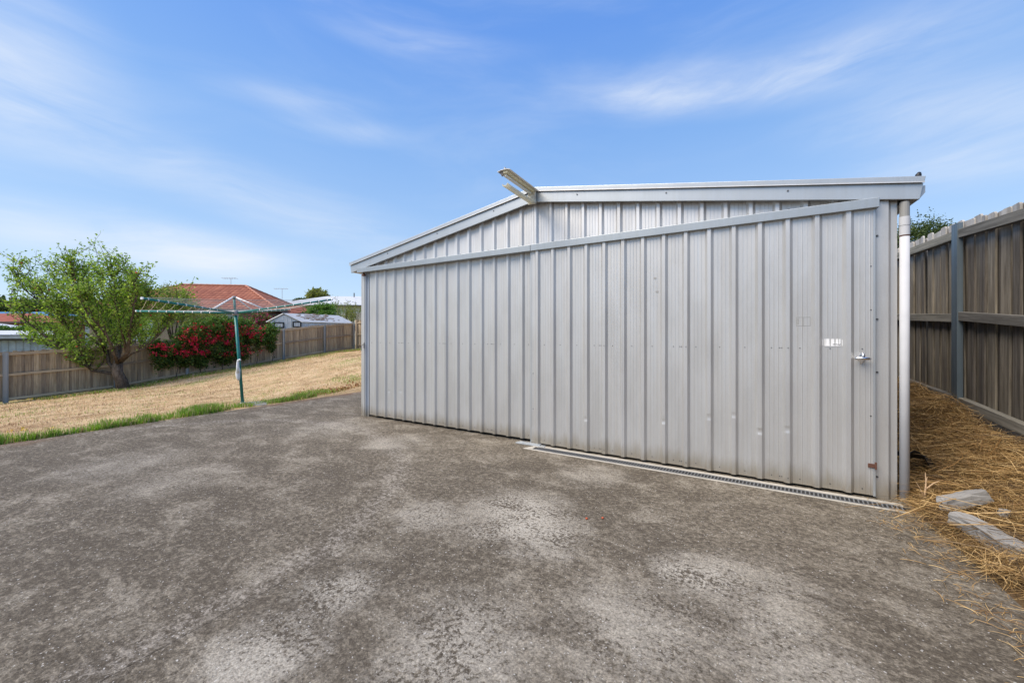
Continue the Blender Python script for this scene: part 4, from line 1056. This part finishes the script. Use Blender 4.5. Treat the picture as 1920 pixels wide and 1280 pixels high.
# ---------------------------------------------------------------- grass, straw
def blades(name, X, Y, Zb, L, Wd, mats, midx, lean=.5, seg=2):
    n = len(X); ang_ = rng.uniform(0, 2*math.pi, n); ln = np.abs(rng.normal(0, lean, n))
    dx, dy = np.cos(ang_), np.sin(ang_); sx, sy = -dy, dx
    V = np.zeros((n, 5, 3)); h = L[:, None]
    def pt(f, lat, side):
        out = ln*f*f; z = f*np.sqrt(np.clip(1-np.minimum(out, .95)**2*.8, .05, 1))
        return np.stack([X+dx*out*L+sx*side*lat, Y+dy*out*L+sy*side*lat, Zb+z*L], 1)
    V[:, 0] = pt(0, Wd/2, -1); V[:, 1] = pt(0, Wd/2, 1); V[:, 2] = pt(.55, Wd*.4, 1); V[:, 3] = pt(.55, Wd*.4, -1); V[:, 4] = pt(1.0, Wd*0, 0)
    b = np.arange(n)*5
    f = np.concatenate([np.stack([b, b+1, b+2], 1), np.stack([b, b+2, b+3], 1), np.stack([b+3, b+2, b+4], 1)])
    me = fast_mesh(name, V.reshape(-1, 3), f, mats, np.concatenate([midx]*3)); return link(name, me)
def lawn():
    n = 110000
    t_ = rng.uniform(0, 1, n)**1.35; X = -2.25-12.3*t_; Y = rng.uniform(-6.5, 11.0, n)
    nz = np.sin(X*1.7+Y*.9)*np.sin(Y*1.3-X*.5)
    L = rng.uniform(.015, .05, n)*(1+.4*t_); Wd = rng.uniform(.003, .006, n)*(1+1.2*t_)
    nz2 = np.sin(X*.83+1.3)*np.sin(Y*.71+X*.33)+.4*np.sin(X*3.1+Y*2.3)
    green = (rng.uniform(size=n) < .05+.20*(nz > .5)+.75*np.clip(nz2-.45, 0, 1))
    o = blades('dry_lawn_grass', X, Y, height(X, Y)-.005, L, Wd, ['grass_dry', 'grass_green'], green.astype(int), lean=1.1)
    tag(o, 'short dry straw-coloured lawn grass with odd green blades', 'grass', kind='stuff')
    # lush strip along the slab edge, tufts round the hoist and a band under the fence
    Xs, Ys, Ls = [], [], []
    def patch(n, x, y, sx, sy, l0, l1): 
        Xs.append(x+rng.normal(0, 1, n)*sx); Ys.append(y+rng.normal(0, 1, n)*sy); Ls.append(rng.uniform(l0, l1, n))
    n = 26000; y = rng.uniform(-7, -.95, n); wd = .23*(1+.4*np.sin(y*3.1)+.25*np.sin(y*7.7)); x = -2.17-np.abs(rng.normal(0, 1, n))*wd*.8
    dens = .5+.3*np.sin(y*6.1+1)+.25*np.sin(y*13.7)+.2*np.sin(y*29+2); kp = rng.uniform(size=n) < np.clip(dens, .42, 1)
    Xs.append(x[kp]); Ys.append(y[kp]); Ls.append((rng.uniform(.03, .13, n)*(.75+.45*np.clip(dens, 0, 1)))[kp])
    patch(2600, -2.50, -1.02, .16, .13, .06, .17); patch(700, -2.45, -.45, .1, .05, .05, .1); patch(1100, -2.38, .18, .09, .14, .04, .11); patch(900, -2.42, .62, .09, .12, .05, .15)
    patch(1500, -2.8, 1.15, .3, .18, .03, .08); patch(1200, -3.4, 2.6, .6, .25, .03, .07); patch(900, -2.6, -.1, .12, .2, .03, .07)
    n = 26000; y = rng.uniform(-1.0, 11, n); x = FX+.12+np.abs(rng.normal(0, .55, n))+.25*np.sin(y*1.9); Xs.append(np.maximum(x, FX+.06)); Ys.append(y); Ls.append(rng.uniform(.04, .12, n))
    X = np.concatenate(Xs); Y = np.concatenate(Ys); L = np.concatenate(Ls); keep = X < -2.15; X, Y, L = X[keep], Y[keep], L[keep]
    dry = rng.uniform(size=len(X)) < np.where(X < -10, .45, .24)
    o = blades('green_grass', X, Y, height(X, Y)-.005, L, rng.uniform(.004, .008, len(X))*np.where(X < -10, 2.2, 1.2), ['grass_green', 'grass_dry'], dry.astype(int), lean=.45)
    tag(o, 'lush green grass along the slab edge and under the fence', 'grass', kind='stuff')
    # dead leaves on the bank by the slab
    n = 900; x = -2.3-np.abs(rng.normal(0, .5, n)); y = 1.5+rng.normal(0, .6, n); P = np.stack([x, y, height(x, y)+.008], 1)
    o = leaves('leaf_litter', P, .05, ['straw', 'leaf_dead'], None, (rng.uniform(size=n) < .5).astype(int), up=.1); tag(o, 'brown leaf litter on the small bank beside the slab', 'litter', kind='stuff')
    n = 26; x = np.concatenate([rng.normal(-13.9, .25, 13), rng.normal(-3.2, .4, 13)]); y = np.concatenate([rng.normal(-.9, .5, 13), rng.normal(-2.9, .4, 13)])
    P = np.repeat(np.stack([x, y, height(x, y)+.07], 1), 8, 0)+rng.normal(size=(n*8, 3))*.012
    material('dandelion', lambda t: pbr(t, (0.75, 0.50, 0.02), .6))
    o = leaves('dandelions', P, .022, ['dandelion'], None, None); tag(o, 'tiny yellow dandelion flowers dotted in the lawn', 'flowers', kind='stuff')
lawn()
def strands(name, X, Y, Z, L, Wd, az, pitch, bend, mats, midx):
    """long thin curved strips of 4 segments"""
    n = len(X); S = 4; pts = []
    d = np.stack([np.cos(az)*np.cos(pitch), np.sin(az)*np.cos(pitch), np.sin(pitch)], 1); sd_ = np.stack([-np.sin(az), np.cos(az), np.zeros(n)], 1)
    p0 = np.stack([X, Y, Z], 1)-d*L[:, None]*.5
    tw = rng.uniform(-.9, .9, n)[:, None]; wv = sd_*np.cos(tw)+np.array([0, 0, 1.0])*np.sin(tw)
    V = np.zeros((n, (S+1)*2, 3))
    for i in range(S+1):
        f = i/S; c = p0+d*(L*f)[:, None]+sd_*(bend*L*(f-.5)**2*2)[:, None]-np.array([0, 0, 1.0])*(L*.35*(f-.5)**2)[:, None]
        wd = Wd[:, None]*(1-.5*abs(f-.4)); V[:, 2*i] = c-wv*wd*.5; V[:, 2*i+1] = c+wv*wd*.5
    b = np.arange(n)*(2*S+2); f = np.concatenate([np.stack([b+2*i, b+2*i+1, b+2*i+3, b+2*i+2], 1) for i in range(S)])
    return link(name, fast_mesh(name, V.reshape(-1, 3), f, mats, np.concatenate([midx]*S)))
def straw():
    def surf(X, Y):
        return height(X, Y)+.03*np.exp(-((X-6.5)/.26)**2)*(.55+.45*np.sin(Y*3.1+X*4))*smooth(-.6, .6, Y)+.02*smooth(6.6, 6.85, X)*(.5+.5*np.sin(Y*5.3))
    n = 95000; X = 6.02+np.abs(rng.beta(1.3, 1.4, n))*.86; Y = rng.uniform(-2.6, 4.5, n)
    edge = 6.05+.10*np.sin(Y*4.1)+.06*np.sin(Y*9.7+1); keep = (X > edge+rng.normal(0, .03, n)-.05) & ~((X < 6.09) & (Y > .1)); X, Y = X[keep], Y[keep]; n = len(X)
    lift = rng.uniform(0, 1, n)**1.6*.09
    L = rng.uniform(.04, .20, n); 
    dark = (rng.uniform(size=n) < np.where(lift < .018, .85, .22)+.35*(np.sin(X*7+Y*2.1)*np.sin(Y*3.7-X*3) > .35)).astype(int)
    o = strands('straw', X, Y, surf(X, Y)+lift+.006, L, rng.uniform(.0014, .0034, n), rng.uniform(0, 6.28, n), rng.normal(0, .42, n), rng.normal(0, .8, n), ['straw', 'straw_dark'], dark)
    tag(o, 'thick mat of dry golden straw on the bank between shed and fence', 'straw', kind='stuff')
    # long stalks on top
    n = 420; X = rng.uniform(6.1, 6.85, n); Y = rng.uniform(-1.0, 2.6, n)
    o = strands('dry_stalks', X, Y, surf(X, Y)+.07+rng.uniform(0, .05, n), rng.uniform(.3, .8, n), rng.uniform(.003, .006, n), rng.uniform(0, 6.28, n), rng.normal(.04, .12, n), rng.normal(0, .6, n), ['straw', 'straw_dark'], (rng.uniform(size=n) < .4).astype(int))
    tag(o, 'long loose dry stalks lying across the straw mat', 'stalks', kind='stuff')
    # tufts and loose wisps
    n = 700; X = np.concatenate([rng.normal(6.84, .02, 200), rng.normal(6.5, .2, 500)]); Y = np.concatenate([np.repeat(rng.uniform(.2, 3, 8), 25)+rng.normal(0, .05, 200), rng.uniform(-1.6, 2.8, 500)])
    o = blades('dry_tufts', X, Y, surf(X, Y), rng.uniform(.05, .15, n), rng.uniform(.0015, .003, n), ['straw', 'straw_dark'], (rng.uniform(size=n) < .4).astype(int), lean=.8)
    tag(o, 'upright dry grass tufts at the foot of the tall fence', 'grass', kind='stuff')
    n = 900; X = rng.normal(6.45, .14, n); Y = rng.normal(3.1, .5, n)
    o = blades('shade_grass', X, Y, surf(X, Y), rng.uniform(.05, .16, n), rng.uniform(.004, .007, n), ['grass_green'], np.zeros(n, int), lean=.5); tag(o, 'patch of green grass in the shaded gap behind the downpipe', 'grass', kind='stuff')
    n = 420; X = 6.0-np.abs(rng.normal(0, .10, n)); Y = rng.uniform(-2.4, -.05, n)
    o = strands('scattered_straw', X, Y, np.full(n, .006)+rng.uniform(0, .006, n), rng.uniform(.03, .12, n), rng.uniform(.0015, .003, n), rng.uniform(0, 6.28, n), rng.normal(0, .02, n), rng.normal(0, .2, n), ['straw'], np.zeros(n, int))
    tag(o, 'loose straw wisps scattered on the slab edge', 'straw', kind='stuff')
    # pale bare twig standing before the downpipe
    b = at(1731, 948, 2.72); root_z = float(surf(np.array([b.x]), np.array([b.y]))[0]); m = MB(); base = Vector((b.x, b.y, root_z))
    R_ = RIGHT
    m.tube([(0, 0, 0), R_*.012+UP*.09, R_*.02+UP*.16, R_*.015+UP*.24], [.008, .006, .004, .002], 6)
    m.tube([R_*.016+UP*.12, R_*.05+UP*.17-FWD*.02, R_*.08+UP*.19-FWD*.03], [.004, .003, .0015], 5); m.tube([R_*.008+UP*.06, R_*-.02+UP*.12, R_*-.05+UP*.17], [.004, .003, .0015], 5); m.tube([UP*.02, R_*.03+UP*.0, R_*.05-UP*.01], [.005, .004, .003], 5)
    m.tube([R_*.018+UP*.15, R_*.05+UP*.2+FWD*.02], [.003, .0015], 5)
    material('pale_twig', lambda t: pbr(t, (0.55, 0.38, 0.23), .8)); o = m.build('bare_twig', 'pale_twig', loc=base); tag(o, 'pale bare forked twig poking up beside the white downpipe', 'twig')
straw()
# ---------------------------------------------------------------- lumps of broken concrete
def lump(name, pts, hgt, loc, rot, mat, label, cat, jitter=.006):
    bm = bmesh.new(); n = len(pts); vb = [bm.verts.new((x, y, 0)) for x, y in pts]; vt = [bm.verts.new((x*.94, y*.9, hgt*(1+random.gauss(0, .04)))) for x, y in pts]
    bm.faces.new(vb[::-1]); bm.faces.new(vt)
    for i in range(n): bm.faces.new((vb[i], vb[(i+1) % n], vt[(i+1) % n], vt[i]))
    bmesh.ops.triangulate(bm, faces=bm.faces[:]); bmesh.ops.subdivide_edges(bm, edges=bm.edges[:], cuts=4, use_grid_fill=True)
    for v in bm.verts: v.co += Vector((random.gauss(0, 1), random.gauss(0, 1), random.gauss(0, 1)))*jitter*.4
    me = bpy.data.meshes.new(name); bm.to_mesh(me); bm.free(); me.materials.append(MATS[mat])
    o = link(name, me, loc=loc); o.rotation_euler = rot
    tag(o, label, cat); return o
p = at(1856, 1018, 2.14); lump('concrete_block', [(-.18, -.05), (.17, -.055), (.20, -.02), (.185, .05), (-.15, .055), (-.19, .02)], .075, (6.20, -.60, .055), (R(3), R(4), R(-70)), 'block_concrete', 'long broken concrete kerb block at the driveway edge', 'concrete')
p = at(1820, 940, 2.55); lump('concrete_block', [(-.14, -.045), (.12, -.05), (.15, 0), (.13, .05), (-.12, .05), (-.16, .0)], .07, (6.27, -.19, .115), (R(-14), R(-16), R(24)), 'block_concrete', 'broken concrete block half buried in straw beside the downpipe', 'concrete')
p = at(1884, 998, 2.3); lump('rubble_stone', [(-.035, -.02), (.03, -.025), (.04, .01), (.01, .03), (-.03, .02)], .035, (p.x, p.y, .13), (0, 0, 1), 'block_concrete', 'small grey rubble lump just behind the long kerb block', 'stone')
p = at(1771, 983, 2.45); lump('rubble_stone', [(-.025, -.015), (.02, -.018), (.028, .01), (.0, .02), (-.02, .015)], .022, (p.x, p.y, .03), (0, 0, .4), 'rust', 'small brown stone on the straw at the driveway edge', 'stone')
p = at(1905, 1080, 1.95); lump('rubble_stone', [(-.03, -.012), (.03, -.014), (.035, .008), (-.02, .014)], .016, (p.x, p.y, .06), (0, 0, .2), 'block_concrete', 'flat grey chip lying on the straw below the kerb block', 'stone')
# black plastic scrap half under the straw
m = MB(); q = at(1716, 846, 3.05); V = []
for i in range(7):
    for j in range(5): V.append((i*.045, j*.04, .05*math.sin(i*.9)*math.cos(j*1.1)+.03*random.random()-.012*i))
m.add(V, [(i*5+j, (i+1)*5+j, (i+1)*5+j+1, i*5+j+1) for i in range(6) for j in range(4)])
o = m.build('plastic_scrap', 'plain_dark', smooth=True, loc=(q.x-.06, q.y-.06, q.z-.02)); o.rotation_euler = (0, R(6), YAW)
s = o.modifiers.new('t', 'SOLIDIFY'); s.thickness = .002
tag(o, 'crumpled black plastic scrap poking out of the straw behind the downpipe', 'plastic')
